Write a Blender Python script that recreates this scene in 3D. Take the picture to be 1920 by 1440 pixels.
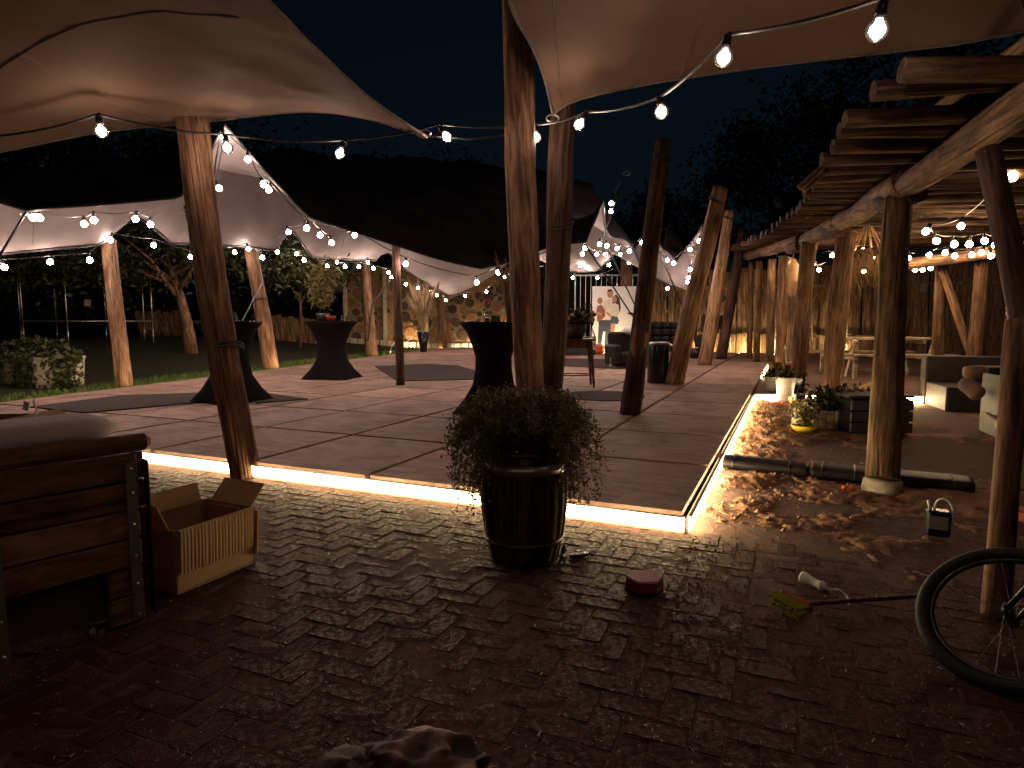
import bpy, bmesh, math, random
import numpy as np
from mathutils import Vector, Matrix, noise as mnoise
from mathutils.geometry import delaunay_2d_cdt
from mathutils.bvhtree import BVHTree

random.seed(7); np.random.seed(7)
SC = bpy.context.scene
COL = SC.collection
for _o in list(bpy.data.objects): bpy.data.objects.remove(_o)

# ------------------------------------------------------------------ camera
H = 1.25; F = 1200.0; CX, CY = 960.0, 720.0
PITCH = math.atan(120.0/F)
cam_d = bpy.data.cameras.new('camera'); cam = bpy.data.objects.new('camera', cam_d); COL.objects.link(cam)
cam.location = (0, 0, H); cam.rotation_euler = (math.pi/2-PITCH, 0, 0)
cam_d.sensor_width = 36; cam_d.lens = F/1920*36; cam_d.clip_start = 0.05; cam_d.clip_end = 2000
SC.camera = cam
# ------------------------------------------------------------------ sky, night
world = bpy.data.worlds.new('World'); SC.world = world; world.use_nodes = True
wn = world.node_tree; wn.nodes.clear()
wo = wn.nodes.new('ShaderNodeOutputWorld'); wb = wn.nodes.new('ShaderNodeBackground')
ws = wn.nodes.new('ShaderNodeTexSky'); ws.sky_type = 'NISHITA'; ws.sun_disc = False
SUN_EL, SUN_ROT = math.radians(2), math.radians(200)
ws.sun_elevation = SUN_EL; ws.sun_rotation = SUN_ROT; ws.air_density = 1.0; ws.dust_density = 0.4; ws.ozone_density = 4.0
wb.inputs['Strength'].default_value = 0.0036
wh = wn.nodes.new('ShaderNodeHueSaturation'); wh.inputs['Saturation'].default_value = .85; wh.inputs['Hue'].default_value = .485
wn.links.new(ws.outputs[0], wh.inputs['Color']); wn.links.new(wh.outputs[0], wb.inputs['Color']); wn.links.new(wb.outputs[0], wo.inputs['Surface'])
sun_d = bpy.data.lights.new('moonlight', 'SUN'); sun_d.energy = 0.012; sun_d.angle = math.radians(0.5); sun_d.color = (1.0, .8, .7)
sun = bpy.data.objects.new('moonlight', sun_d); COL.objects.link(sun)
sun.rotation_euler = (math.radians(48), 0, math.radians(30))
SC.view_settings.view_transform = 'Standard'; SC.view_settings.look = 'None'
SC.view_settings.exposure = 0.35; SC.view_settings.gamma = 1.0; SC.view_settings.use_curve_mapping = False
SC.render.engine = 'CYCLES'
SC.cycles.use_denoising = True; SC.cycles.denoiser = 'OPENIMAGEDENOISE'
SC.cycles.use_light_tree = True; SC.cycles.max_bounces = 5; SC.cycles.diffuse_bounces = 3
SC.cycles.glossy_bounces = 3; SC.cycles.sample_clamp_indirect = 4.0; SC.cycles.caustics_reflective = False; SC.cycles.caustics_refractive = False

# ------------------------------------------------------------------ geometry helpers
def ray(px, py):
    c = Vector(((px-CX)/F, -(py-CY)/F, -1.0))
    return cam.rotation_euler.to_matrix() @ c
def P(px, py, d):                       # the point seen at that pixel, d metres in front
    r = ray(px, py); return Vector((0, 0, H)) + r*(d/r.y)
def G(px, py, z=0.0):                   # the point of a level plane seen at that pixel
    r = ray(px, py); return Vector((0, 0, H)) + r*((z-H)/r.z)
def V3(*a): return Vector(a)
def nz(x, y, z=0.0): return mnoise.noise(Vector((x, y, z)))

WM = {}
def _link(o, M, parent):
    COL.objects.link(o); o.matrix_basis = M; WM[o.name] = M.copy()
    if parent is not None:
        o.parent = parent; o.matrix_parent_inverse = WM[parent.name].inverted()
    return o
def tag(o, label=None, cat=None, group=None, kind=None):
    if label: o['label'] = label
    if cat: o['category'] = cat
    if group: o['group'] = group
    if kind: o['kind'] = kind
    return o
def empty(name, loc, label=None, cat=None, group=None, rz=0.0):
    o = bpy.data.objects.new(name, None); o.empty_display_size = .1
    _link(o, Matrix.Translation(Vector(loc)) @ Matrix.Rotation(rz, 4, 'Z'), None)
    return tag(o, label, cat, group)
def raw(name, verts, faces, mats, smooth=False, mi=None):
    me = bpy.data.meshes.new(name)
    me.from_pydata([tuple(v) for v in verts] if not isinstance(verts, np.ndarray) else verts.tolist(), [], faces if not isinstance(faces, np.ndarray) else faces.tolist())
    for m in (mats if isinstance(mats, (list, tuple)) else [mats]): me.materials.append(m)
    if mi is not None: me.polygons.foreach_set('material_index', mi)
    if smooth: me.polygons.foreach_set('use_smooth', [True]*len(me.polygons))
    me.update(); return me
def put(name, me, M=None, parent=None):
    o = bpy.data.objects.new(name, me)
    return _link(o, M if M is not None else Matrix.Identity(4), parent)
def copy_tree(o, M, parent=None):
    c = o.copy(); COL.objects.link(c); WM[c.name] = M.copy() if M is not None else WM[o.name]
    if parent is None: c.matrix_basis = M
    else: c.parent = parent
    for ch in [x for x in bpy.data.objects if x.parent is o]: copy_tree(ch, None, c)
    return c
def align(p0, p1):                      # matrix whose Z runs from p0 to p1
    d = (p1-p0).normalized()
    return Matrix.Translation(p0) @ d.to_track_quat('Z', 'Y').to_matrix().to_4x4()

class MB:
    def __init__(s): s.v = []; s.f = []; s.m = []; s.cur = 0
    def add(s, vs, fs):
        b = len(s.v); s.v += [Vector(v) for v in vs]; s.f += [tuple(i+b for i in f) for f in fs]; s.m += [s.cur]*len(fs); return s
    def box(s, c, size, M=None, ch=0.0, taper=1.0):
        c = Vector(c); x, y, z = (k/2 for k in size)
        if ch <= 0:
            vs = [(-x,-y,-z),(x,-y,-z),(x,y,-z),(-x,y,-z),(-x*taper,-y*taper,z),(x*taper,-y*taper,z),(x*taper,y*taper,z),(-x*taper,y*taper,z)]
            fs = [(0,3,2,1),(4,5,6,7),(0,1,5,4),(1,2,6,5),(2,3,7,6),(3,0,4,7)]
        else:
            ch = min(ch, x*.9, y*.9, z*.9); vs = []; 
            def ringr(zz, k): return [(-x+k,-y,zz),(x-k,-y,zz),(x,-y+k,zz),(x,y-k,zz),(x-k,y,zz),(-x+k,y,zz),(-x,y-k,zz),(-x,-y+k,zz)]
            def inner(zz): return [(-x+ch,-y+ch*.99,zz),(x-ch,-y+ch*.99,zz),(x-ch*.99,-y+ch,zz),(x-ch*.99,y-ch,zz),(x-ch,y-ch*.99,zz),(-x+ch,y-ch*.99,zz),(-x+ch*.99,y-ch,zz),(-x+ch*.99,-y+ch,zz)]
            vs = inner(-z)+ringr(-z+ch, ch)+ringr(z-ch, ch)+inner(z)
            fs = [tuple(range(7,-1,-1)), tuple(range(24,32))]
            for r in range(3):
                for j in range(8):
                    k = (j+1)%8; fs.append((r*8+j, r*8+k, r*8+8+k, r*8+8+j))
        M = M or Matrix.Identity(3)
        M = M.to_3x3() if len(M) == 4 else M
        return s.add([c + M @ Vector(v) for v in vs], fs)
    def tube(s, pts, r, n=6, cap=True):
        pts = [Vector(p) for p in pts]; rs = r if isinstance(r, (list, tuple)) else [r]*len(pts)
        vs = []; prev = None
        for i, p in enumerate(pts):
            t = (pts[min(i+1, len(pts)-1)] - pts[max(i-1, 0)])
            t = t.normalized() if t.length > 1e-9 else Vector((0,0,1))
            if prev is None:
                a = Vector((0,0,1)) if abs(t.z) < .9 else Vector((1,0,0)); u = t.cross(a).normalized()
            else:
                u = (prev - t*prev.dot(t)); u = u.normalized() if u.length > 1e-6 else t.cross(Vector((1,0,0))).normalized()
            prev = u; w = t.cross(u)
            for j in range(n):
                a = 2*math.pi*j/n; vs.append(p + (u*math.cos(a)+w*math.sin(a))*rs[i])
        fs = []
        for i in range(len(pts)-1):
            for j in range(n):
                k = (j+1) % n; fs.append((i*n+j, i*n+k, (i+1)*n+k, (i+1)*n+j))
        if cap: fs += [tuple(range(n-1,-1,-1)), tuple(range((len(pts)-1)*n, len(pts)*n))]
        return s.add(vs, fs)
    def lathe(s, c, prof, n=16, sx=1.0, sy=1.0, M=None, cap=True):
        c = Vector(c); vs = []; M = M or Matrix.Identity(3)
        for r, z in prof:
            for j in range(n):
                a = 2*math.pi*j/n; vs.append(c + M @ Vector((r*math.cos(a)*sx, r*math.sin(a)*sy, z)))
        fs = []
        for i in range(len(prof)-1):
            for j in range(n):
                k = (j+1) % n; fs.append((i*n+j, i*n+k, (i+1)*n+k, (i+1)*n+j))
        if cap: fs += [tuple(range(n-1,-1,-1)), tuple(range((len(prof)-1)*n, len(prof)*n))]
        return s.add(vs, fs)
    def prism(s, poly, z0, z1, M=None):   # poly of 2D points extruded along local z
        M = M or Matrix.Identity(4); n = len(poly)
        vs = [M @ Vector((x,y,z0)) for x,y in poly] + [M @ Vector((x,y,z1)) for x,y in poly]
        return s.add(vs, [tuple(range(n-1,-1,-1)), tuple(range(n,2*n))] + [(j,(j+1)%n,n+(j+1)%n,n+j) for j in range(n)])
    def blob(s, c, rad, n=12, m=8, amp=.12, fr=3.0, seed=0):
        c = Vector(c); vs = []; fs = []
        for i in range(m+1):
            th = math.pi*i/m
            for j in range(n):
                ph = 2*math.pi*j/n; d = Vector((math.sin(th)*math.cos(ph), math.sin(th)*math.sin(ph), math.cos(th)))
                k = 1+amp*mnoise.noise(d*fr+Vector((seed*7.3, seed*1.7, 0)))
                vs.append(c+Vector((d.x*rad[0]*k, d.y*rad[1]*k, d.z*rad[2]*k)))
        for i in range(m):
            for j in range(n): fs.append((i*n+j, (i+1)*n+j, (i+1)*n+(j+1)%n, i*n+(j+1)%n))
        return s.add(vs, fs)
    def build(s, name, mats, parent=None, smooth=False, org=None, rot=None):
        if org is None:
            if parent is not None and parent.type == 'EMPTY': org = WM[parent.name].translation.copy()
            else:
                a = np.array([tuple(v) for v in s.v]); org = Vector(((a[:,0].min()+a[:,0].max())/2, (a[:,1].min()+a[:,1].max())/2, a[:,2].min()))
        org = Vector(org)
        if rot is not None:
            ri = rot.transposed(); me = raw(name, [ri @ (v-org) for v in s.v], s.f, mats, smooth); return put(name, me, Matrix.Translation(org) @ rot.to_4x4(), parent)
        me = raw(name, [v-org for v in s.v], s.f, mats, smooth, s.m if isinstance(mats, (list, tuple)) and len(mats) > 1 else None)
        return put(name, me, Matrix.Translation(org), parent)

def log_mesh(name, L, r0, r1, mat, seed, m=14, n=14, rough=.09, bend=.03, crack=.0):
    vs = []; fs = []
    for i in range(n+1):
        t = i/n; z = t*L; rr = r0+(r1-r0)*t
        cx = bend*(nz(z*.45, seed*3.1)-nz(0, seed*3.1)); cy = bend*(nz(z*.45+9, seed*1.9+4)-nz(9, seed*1.9+4))
        for j in range(m):
            a = 2*math.pi*j/m; ca, sa = math.cos(a), math.sin(a)
            k = 1 + rough*nz(ca*1.1+seed, sa*1.1, z*1.1) + rough*.6*nz(ca*3+seed, sa*3+5, z*.7) + rough*.35*nz(ca*4, sa*4+seed, z*6)
            if crack:
                cr = nz(ca*2.6+seed*2, sa*2.6, z*.35)
                if abs(cr) < .07: k -= crack*(1-abs(cr)/.07)
            vs.append((cx+rr*k*ca, cy+rr*k*sa, z))
    for i in range(n):
        for j in range(m): fs.append((i*m+j, i*m+(j+1)%m, (i+1)*m+(j+1)%m, (i+1)*m+j))
    fs += [tuple(range(m-1,-1,-1)), tuple(range(n*m, n*m+m))]
    me = raw(name, vs, fs, mat)
    sm = [True]*(len(fs)-2)+[False]*2; me.polygons.foreach_set('use_smooth', sm)
    return me
_ls = [0]
def log(name, p0, p1, r0, r1, mat, parent=None, **k):
    _ls[0] += 1; p0, p1 = Vector(p0), Vector(p1)
    return put(name, log_mesh(name, (p1-p0).length, r0, r1, mat, _ls[0]*1.37, **k), align(p0, p1), parent)

def leafset(pts, size, rng, up=.2, aspect=.5, droop=0.0):
    """numpy arrays of diamond leaves at pts (n,3)"""
    n = len(pts); d = rng.normal(size=(n,3)); d[:,2] = d[:,2]*.8+up-droop
    d /= np.linalg.norm(d, axis=1)[:,None]+1e-9
    q = rng.normal(size=(n,3)); w = np.cross(d, q); w /= np.linalg.norm(w, axis=1)[:,None]+1e-9
    nn = np.cross(d, w)
    s = (size*(.6+.8*rng.random(n)))[:,None]
    v = np.stack([pts, pts+d*s*.45+w*s*aspect*.5+nn*s*.08, pts+d*s, pts+d*s*.45-w*s*aspect*.5+nn*s*.08], axis=1).reshape(-1,3)
    f = np.arange(4*n).reshape(-1,4)
    return v, f
def leafobj(name, pts, size, mat, rng, parent=None, org=None, **k):
    v, f = leafset(np.asarray(pts, float), size, rng, **k)
    if org is None: org = WM[parent.name].translation if parent is not None else Vector((v[:,0].mean(), v[:,1].mean(), v[:,2].min()))
    me = raw(name, v-np.array(tuple(org)), f, mat)
    return put(name, me, Matrix.Translation(Vector(org)), parent)

# ------------------------------------------------------------------ materials
def nodes(name):
    m = bpy.data.materials.new(name); m.use_nodes = True; nt = m.node_tree; b = nt.nodes['Principled BSDF']; return m, nt, b
def N(nt, t, **k):
    n = nt.nodes.new(t)
    for a, v in k.items(): setattr(n, a, v)
    return n
def noise_tex(nt, scale, detail=4, vec=(1,1,1), rough=.6, rand=False, dist=0.0):
    tc = N(nt, 'ShaderNodeTexCoord'); mp = N(nt, 'ShaderNodeMapping'); mp.inputs['Scale'].default_value = vec
    nt.links.new(tc.outputs['Object'], mp.inputs['Vector'])
    src = mp.outputs[0]
    if rand:
        oi = N(nt, 'ShaderNodeObjectInfo'); ad = N(nt, 'ShaderNodeVectorMath', operation='ADD'); ml = N(nt, 'ShaderNodeMath', operation='MULTIPLY'); ml.inputs[1].default_value = 37.0
        nt.links.new(oi.outputs['Random'], ml.inputs[0]); nt.links.new(mp.outputs[0], ad.inputs[0]); nt.links.new(ml.outputs[0], ad.inputs[1]); src = ad.outputs[0]
    t = N(nt, 'ShaderNodeTexNoise'); t.inputs['Scale'].default_value = scale; t.inputs['Detail'].default_value = detail; t.inputs['Roughness'].default_value = rough; t.inputs['Distortion'].default_value = dist
    nt.links.new(src, t.inputs['Vector']); return t
def ramp(nt, src, stops):
    r = N(nt, 'ShaderNodeValToRGB'); e = r.color_ramp.elements
    while len(e) < len(stops): e.new(.5)
    for el, (p, c) in zip(e, stops): el.position = p; el.color = (*c, 1)
    nt.links.new(src, r.inputs[0]); return r
def bump(nt, b, src, strength, dist=.01, prev=None):
    n = N(nt, 'ShaderNodeBump'); n.inputs['Strength'].default_value = strength; n.inputs['Distance'].default_value = dist
    nt.links.new(src, n.inputs['Height'])
    if prev is not None: nt.links.new(prev.outputs[0], n.inputs['Normal'])
    nt.links.new(n.outputs[0], b.inputs['Normal']); return n
def plain(name, c, rough=.6, metal=0.0, var=.25, scale=8.0, bmp=.15, bscale=60.0, spec=.4, rand=.0):
    m, nt, b = nodes(name); b.inputs['Roughness'].default_value = rough; b.inputs['Metallic'].default_value = metal; b.inputs['Specular IOR Level'].default_value = spec
    t = noise_tex(nt, scale, rand=True)
    r = ramp(nt, t.outputs['Fac'], [(.3, tuple(k*(1-var) for k in c)), (.7, tuple(min(1, k*(1+var)) for k in c))])
    col = r.outputs[0]
    if rand:
        oi = N(nt, 'ShaderNodeObjectInfo'); mr = N(nt, 'ShaderNodeMapRange'); mr.inputs['To Min'].default_value = 1-rand; mr.inputs['To Max'].default_value = 1+rand
        nt.links.new(oi.outputs['Random'], mr.inputs[0]); hs = N(nt, 'ShaderNodeHueSaturation'); nt.links.new(mr.outputs[0], hs.inputs['Value']); nt.links.new(col, hs.inputs['Color']); col = hs.outputs[0]
    nt.links.new(col, b.inputs['Base Color'])
    if bmp: bump(nt, b, noise_tex(nt, bscale, 3).outputs['Fac'], bmp, .004)
    return m
def wood(name, dark, light, sx=(7,7,.7), rough=.75, bmp=.8, fine=5.0, rand=.15, gloss=.25):
    m, nt, b = nodes(name); b.inputs['Roughness'].default_value = rough; b.inputs['Specular IOR Level'].default_value = gloss
    t = noise_tex(nt, 1.6, 5, sx, .65, True, .6); t2 = noise_tex(nt, fine, 4, sx, .7, True)
    mx = N(nt, 'ShaderNodeMath', operation='MULTIPLY_ADD'); mx.inputs[1].default_value = .5
    nt.links.new(t2.outputs['Fac'], mx.inputs[0])
    h = N(nt, 'ShaderNodeMath', operation='MULTIPLY'); h.inputs[1].default_value = .5; nt.links.new(t.outputs['Fac'], h.inputs[0]); nt.links.new(h.outputs[0], mx.inputs[2])
    mid = tuple((a+c)/2 for a, c in zip(dark, light))
    r = ramp(nt, mx.outputs[0], [(.36, tuple(k*.35 for k in dark)), (.44, dark), (.53, mid), (.64, light)])
    pt = noise_tex(nt, 1.0, 4, tuple(k*.45 if k > 2 else k*1.6 for k in sx), .6, True, 1.2); pr = ramp(nt, pt.outputs['Fac'], [(.34, (.38,.33,.31)), (.5, (.85,.83,.82)), (.62, (1.15,1.15,1.15))])
    pm_ = N(nt, 'ShaderNodeMix', data_type='RGBA', blend_type='MULTIPLY'); pm_.inputs[0].default_value = .65; nt.links.new(r.outputs[0], pm_.inputs[6]); nt.links.new(pr.outputs[0], pm_.inputs[7])
    oi = N(nt, 'ShaderNodeObjectInfo'); mr = N(nt, 'ShaderNodeMapRange'); mr.inputs['To Min'].default_value = 1-rand; mr.inputs['To Max'].default_value = 1+rand
    nt.links.new(oi.outputs['Random'], mr.inputs[0]); hs = N(nt, 'ShaderNodeHueSaturation'); nt.links.new(mr.outputs[0], hs.inputs['Value']); nt.links.new(pm_.outputs[2], hs.inputs['Color'])
    ct = noise_tex(nt, 1.0, 2, tuple(k*1.9 if k > 2 else k*.45 for k in sx), .5, True, .4); cr_ = ramp(nt, ct.outputs['Fac'], [(.455, (1,1,1)), (.49, (.12,.10,.09)), (.505, (.12,.10,.09)), (.54, (1,1,1))])
    cm = N(nt, 'ShaderNodeMix', data_type='RGBA', blend_type='MULTIPLY'); cm.inputs[0].default_value = .5; nt.links.new(hs.outputs[0], cm.inputs[6]); nt.links.new(cr_.outputs[0], cm.inputs[7]); nt.links.new(cm.outputs[2], b.inputs['Base Color'])
    n1 = bump(nt, b, mx.outputs[0], bmp, .02); bump(nt, b, cr_.outputs[0], .5, .02, n1); return m
def emit(name, c, s):
    m, nt, b = nodes(name); b.inputs['Base Color'].default_value = (*[min(1, k) for k in c], 1); b.inputs['Emission Color'].default_value = (*c, 1); b.inputs['Emission Strength'].default_value = s; return m
def leafmat(name, c1, c2, rough=.5):
    m, nt, b = nodes(name); b.inputs['Roughness'].default_value = rough; b.inputs['Specular IOR Level'].default_value = .35
    t = noise_tex(nt, 9.0, 2); r = ramp(nt, t.outputs['Fac'], [(.35, c1), (.65, c2)]); nt.links.new(r.outputs[0], b.inputs['Base Color'])
    return m
def fabric(name, c, seamdark=.0):
    m, nt, b = nodes(name); b.inputs['Roughness'].default_value = .8; b.inputs['Specular IOR Level'].default_value = .2
    out = nt.nodes['Material Output']; tl = N(nt, 'ShaderNodeBsdfTranslucent'); tl.inputs['Color'].default_value = (*c, 1); ms = N(nt, 'ShaderNodeMixShader'); ms.inputs[0].default_value = .02
    nt.links.new(b.outputs[0], ms.inputs[1]); nt.links.new(tl.outputs[0], ms.inputs[2]); nt.links.new(ms.outputs[0], out.inputs['Surface'])
    t = noise_tex(nt, .8, 4); r = ramp(nt, t.outputs['Fac'], [(.3, tuple(k*.80 for k in c)), (.7, tuple(k*1.06 for k in c))]); nt.links.new(r.outputs[0], b.inputs['Base Color'])
    n1 = bump(nt, b, noise_tex(nt, 1.5, 3, dist=.5).outputs['Fac'], .25, .08)
    bump(nt, b, noise_tex(nt, 320, 1).outputs['Fac'], .08, .002, n1)
    return m

M = {}
M['pole'] = wood('pole_wood', (.15,.074,.043), (.42,.24,.15))
M['pole_dark'] = wood('weathered_pole_wood', (.055,.028,.018), (.17,.09,.056))
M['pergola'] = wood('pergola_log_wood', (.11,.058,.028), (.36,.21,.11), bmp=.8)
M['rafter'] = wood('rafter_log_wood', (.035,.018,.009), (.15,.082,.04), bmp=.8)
M['board'] = wood('fence_board_wood', (.13,.07,.034), (.46,.29,.15), sx=(9,9,.6))
M['crate'] = wood('crate_wood', (.13,.062,.03), (.36,.19,.09), sx=(.8,3.2,3.2), rough=.7)
M['table'] = wood('picnic_wood', (.45,.37,.26), (.72,.62,.47), sx=(1,8,8))
M['stool'] = wood('stool_wood', (.10,.04,.02), (.22,.10,.05), rough=.45)
M['barrel'] = wood('barrel_oak', (.06,.033,.02), (.2,.12,.075), sx=(9,9,.8), rough=.85, gloss=.1)
M['cutend'] = wood('cut_log_end', (.15,.072,.028), (.46,.25,.10), sx=(5,5,5), fine=9, rand=.4)
M['cutend_dark'] = wood('dark_log_end', (.03,.018,.012), (.12,.065,.035), sx=(5,5,5), fine=9, rand=.3)
M['mortar'] = plain('mortar', (.22,.165,.11), .9, bmp=.5, bscale=25)
M['tent_warm'] = fabric('beige_tent_fabric', (.20,.122,.09))
M['tent_far'] = fabric('sand_tent_fabric', (.235,.195,.19))
M['hem'] = plain('tent_hem', (.16,.12,.10), .8, bmp=0)
M['rope'] = plain('black_rope', (.02,.018,.018), .6, bmp=.3, bscale=200)
M['cable'] = plain('black_rubber_cable', (.02,.018,.018), .45, bmp=0)
M['steel'] = plain('zinc_steel', (.55,.53,.5), .35, .9, var=.12, bmp=.05)
M['strap'] = plain('galvanised_strap', (.22,.20,.19), .45, .6, bmp=.15, bscale=30)
M['darksteel'] = plain('dark_steel', (.10,.095,.09), .4, .8, bmp=.05)
M['black'] = plain('black_stretch_cloth', (.011,.010,.011), .9, var=.2, bmp=.1, spec=.08)
M['blackplastic'] = plain('black_plastic', (.008,.0075,.008), .25, bmp=.02, spec=.5)
M['leather'] = plain('dark_leather', (.014,.012,.012), .5, bmp=.2, bscale=90, spec=.15)
M['rubber'] = plain('tyre_rubber', (.016,.015,.015), .75, bmp=.3, bscale=120)
M['bulb'] = emit('warm_bulb_glass', (1.0,.76,.63), 160.0)
M['bulb_near'] = emit('filament_bulb_glass', (1.0,.78,.60), 115.0)
M['bulb_amber'] = emit('amber_bulb_glass', (1.0,.66,.37), 100.0)
M['spot'] = emit('floodlight_face', (1.0,.70,.34), 330.0)
M['led'] = emit('led_strip_diffuser', (1.0,.74,.38), 16.0)
M['led_side'] = emit('bright_led_strip_diffuser', (1.0,.74,.38), 42.0)
M['unlit_top'] = plain('unlit_tent_top', (.055,.042,.043), .85, var=.5, scale=1.5, bmp=.1, spec=.1)  # dark colour stands in for the unlit upper side of the cloth
M['pole_tan'] = wood('tan_pole_wood', (.26,.14,.07), (.60,.39,.22), bmp=.5)
M['fascia'] = plain('pale_deck_edge', (.62,.56,.45), .6, bmp=.1)
M['soil'] = plain('joint_soil', (.10,.065,.045), .95, bmp=.5)
M['leaf'] = leafmat('leaf_green', (.012,.017,.004), (.04,.046,.010))
M['leaf_dark'] = leafmat('leaf_dark', (.007,.008,.004), (.02,.022,.009))
M['leaf_trail'] = leafmat('trailing_leaf', (.10,.085,.028), (.27,.23,.085))
M['grass'] = leafmat('grass_blade', (.05,.09,.01), (.12,.19,.025))
M['wicker'] = plain('grey_wicker', (.125,.112,.10), .6, bmp=.6, bscale=90)
M['wicker_dark'] = plain('dark_wicker', (.035,.03,.03), .6, bmp=.5, bscale=90)
M['card'] = plain('corrugated_cardboard', (.52,.335,.17), .85, var=.1, bmp=.1)
M['card_dark'] = plain('cardboard_inside', (.30,.18,.09), .85, var=.1, bmp=.1)
M['white'] = plain('white_print', (.72,.72,.74), .5, var=.03, bmp=0)
M['whiteplastic'] = plain('white_plastic', (.7,.66,.64), .4, var=.05, bmp=0)
M['cushion'] = plain('grey_cushion_cloth', (.55,.45,.47), .9, var=.08, bmp=.3, bscale=300)
M['red'] = plain('red_plastic', (.30,.035,.015), .35, bmp=.03)
M['orange'] = plain('orange_plastic', (.75,.13,.02), .4, bmp=.03)
M['yellow'] = plain('yellow_plastic', (.72,.50,.02), .45, bmp=.05)
M['bristle'] = plain('yellow_green_bristle', (.42,.42,.02), .6, bmp=.6, bscale=120)
M['rug'] = plain('dark_woven_rug', (.05,.033,.033), .95, var=.5, scale=30, bmp=.6, bscale=140)
M['concrete'] = plain('concrete_foot', (.36,.31,.25), .9, bmp=.4, bscale=40)
M['bone'] = plain('pale_hide', (.62,.54,.40), .7, bmp=.2)
M['jute'] = plain('jute_fibre', (.42,.27,.14), .9, bmp=.6, bscale=120)
M['pampas'] = plain('pampas_plume', (.21,.14,.075), .9, var=.3, bmp=.6, bscale=90)
M['straw'] = plain('dry_stem', (.30,.19,.09), .8)
# ================================================================== the setting
DZ = .12
O = G(1285, 962, DZ); O.z = 0
_e = G(1410, 738, DZ); _e.z = 0
RL = (_e-O).length; U = (_e-O).normalized(); Vv = Vector((-U.y, U.x, 0))
def D(u, v, z=0.0): return Vector((O.x+U.x*u+Vv.x*v, O.y+U.y*u+Vv.y*v, z))
def uv(p): q = Vector((p.x-O.x, p.y-O.y, 0)); return q.dot(U), q.dot(Vv)
LA, LB = Vector((-6.45, 11.1, 0)), Vector((-3.88, 21.5, 0)); LD = (LB-LA).normalized(); LN = Vector((LD.y, -LD.x, 0))   # lawn side edge
def left_s(p): return (p-LA).dot(LN)
UMAX = 19.95; PU = UMAX/15; PV = 1.14
tF = -(left_s(D(0,0)))/(Vv.dot(LN)); FL = D(0, tF)
tB = -(left_s(D(UMAX,0)))/(Vv.dot(LN)); BL = D(UMAX, tB)
BR = D(UMAX, 0)
TE = G(1748, 742, DZ); TE.z = 0; TS = D(RL, 0); TDIR = (TE-TS).normalized(); TE2 = TS+TDIR*9.0

# ground ------------------------------------------------------------
me = raw('ground', [(-400,-300,-.06),(400,-300,-.06),(400,600,-.06),(-400,600,-.06)], [(0,1,2,3)], M['soil'])
tag(put('ground', me), kind='structure')
def rise(x, y):
    s = max(0.0, -left_s(Vector((x, y, 0)))-.9)
    return min(.62, s*.085) * min(1, max(0, (y-9)/8)) 
xs = np.linspace(0, 1, 46)**1.8*60; ys = np.linspace(-2, 70, 70)
vs = []; fs = []
for j, t in enumerate(ys):
    for i, s in enumerate(xs):
        p = LA+LD*(t-8)-LN*(s+.015)
        vs.append((p.x, p.y, rise(p.x, p.y)+.02*nz(p.x*1.3, p.y*1.3)*min(1, s*2)-.004))
for j in range(69):
    for i in range(45): fs.append((j*46+i, j*46+i+1, (j+1)*46+i+1, (j+1)*46+i))
M['lawn'] = plain('lawn_turf', (.016,.02,.006), .95, var=.5, scale=12, bmp=.8, bscale=80)
tag(put('lawn', raw('lawn', vs, fs, M['lawn'], True)), kind='structure')
rng = np.random.default_rng(3)
n = 26000; t = rng.random(n)*22-4; s = rng.random(n)**1.6*1.6+.03
bv = []; bf = []
for i in range(n):
    p = LA+LD*float(t[i])-LN*float(s[i]); z = rise(p.x, p.y); h = .035+.05*random.random(); a = random.random()*6.28; w = .004+.004*random.random()
    dx, dy = math.cos(a)*w, math.sin(a)*w; lx, ly = random.gauss(0, .02), random.gauss(0, .02); k = len(bv)
    bv += [(p.x-dx, p.y-dy, z-.005), (p.x+dx, p.y+dy, z-.005), (p.x+lx, p.y+ly, z+h)]; bf.append((k, k+1, k+2))
tag(put('grass', raw('grass', bv, bf, M['grass'])), 'green grass blades lit along the deck edge', 'grass', kind='stuff')

# paving ------------------------------------------------------------
m, nt, b = nodes('brown_paver'); M['paver'] = m
t1 = noise_tex(nt, 3.0, 5, rand=True); r = ramp(nt, t1.outputs['Fac'], [(.3, (.038,.0145,.012)), (.55, (.062,.024,.019)), (.75, (.10,.044,.034))])
oi = N(nt, 'ShaderNodeObjectInfo'); mr = N(nt, 'ShaderNodeMapRange'); mr.inputs['To Min'].default_value = .85; mr.inputs['To Max'].default_value = 1.15
nt.links.new(oi.outputs['Random'], mr.inputs[0]); hs = N(nt, 'ShaderNodeHueSaturation'); nt.links.new(mr.outputs[0], hs.inputs['Value']); nt.links.new(r.outputs[0], hs.inputs['Color']); nt.links.new(hs.outputs[0], b.inputs['Base Color'])
rr = ramp(nt, noise_tex(nt, 40, 3).outputs['Fac'], [(.35, (.42,)*3), (.62, (.95,)*3)]); nt.links.new(rr.outputs[0], b.inputs['Roughness'])
n1 = bump(nt, b, noise_tex(nt, 26, 4).outputs['Fac'], .28, .008); bump(nt, b, noise_tex(nt, 130, 3).outputs['Fac'], .8, .006, n1)
b.inputs['Specular IOR Level'].default_value = .14
A_ = .1
M['joint'] = plain('joint_sand', (.105,.052,.038), .95, var=.6, scale=30, bmp=.8, bscale=150)
paving = put('paving', raw('paving', [(-9,-2.5,-.0012),(6,-2.5,-.0012),(6,9,-.0012),(-9,9,-.0012)], [(0,1,2,3)], M['joint']))
tag(paving, kind='structure')
pm = []
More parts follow.
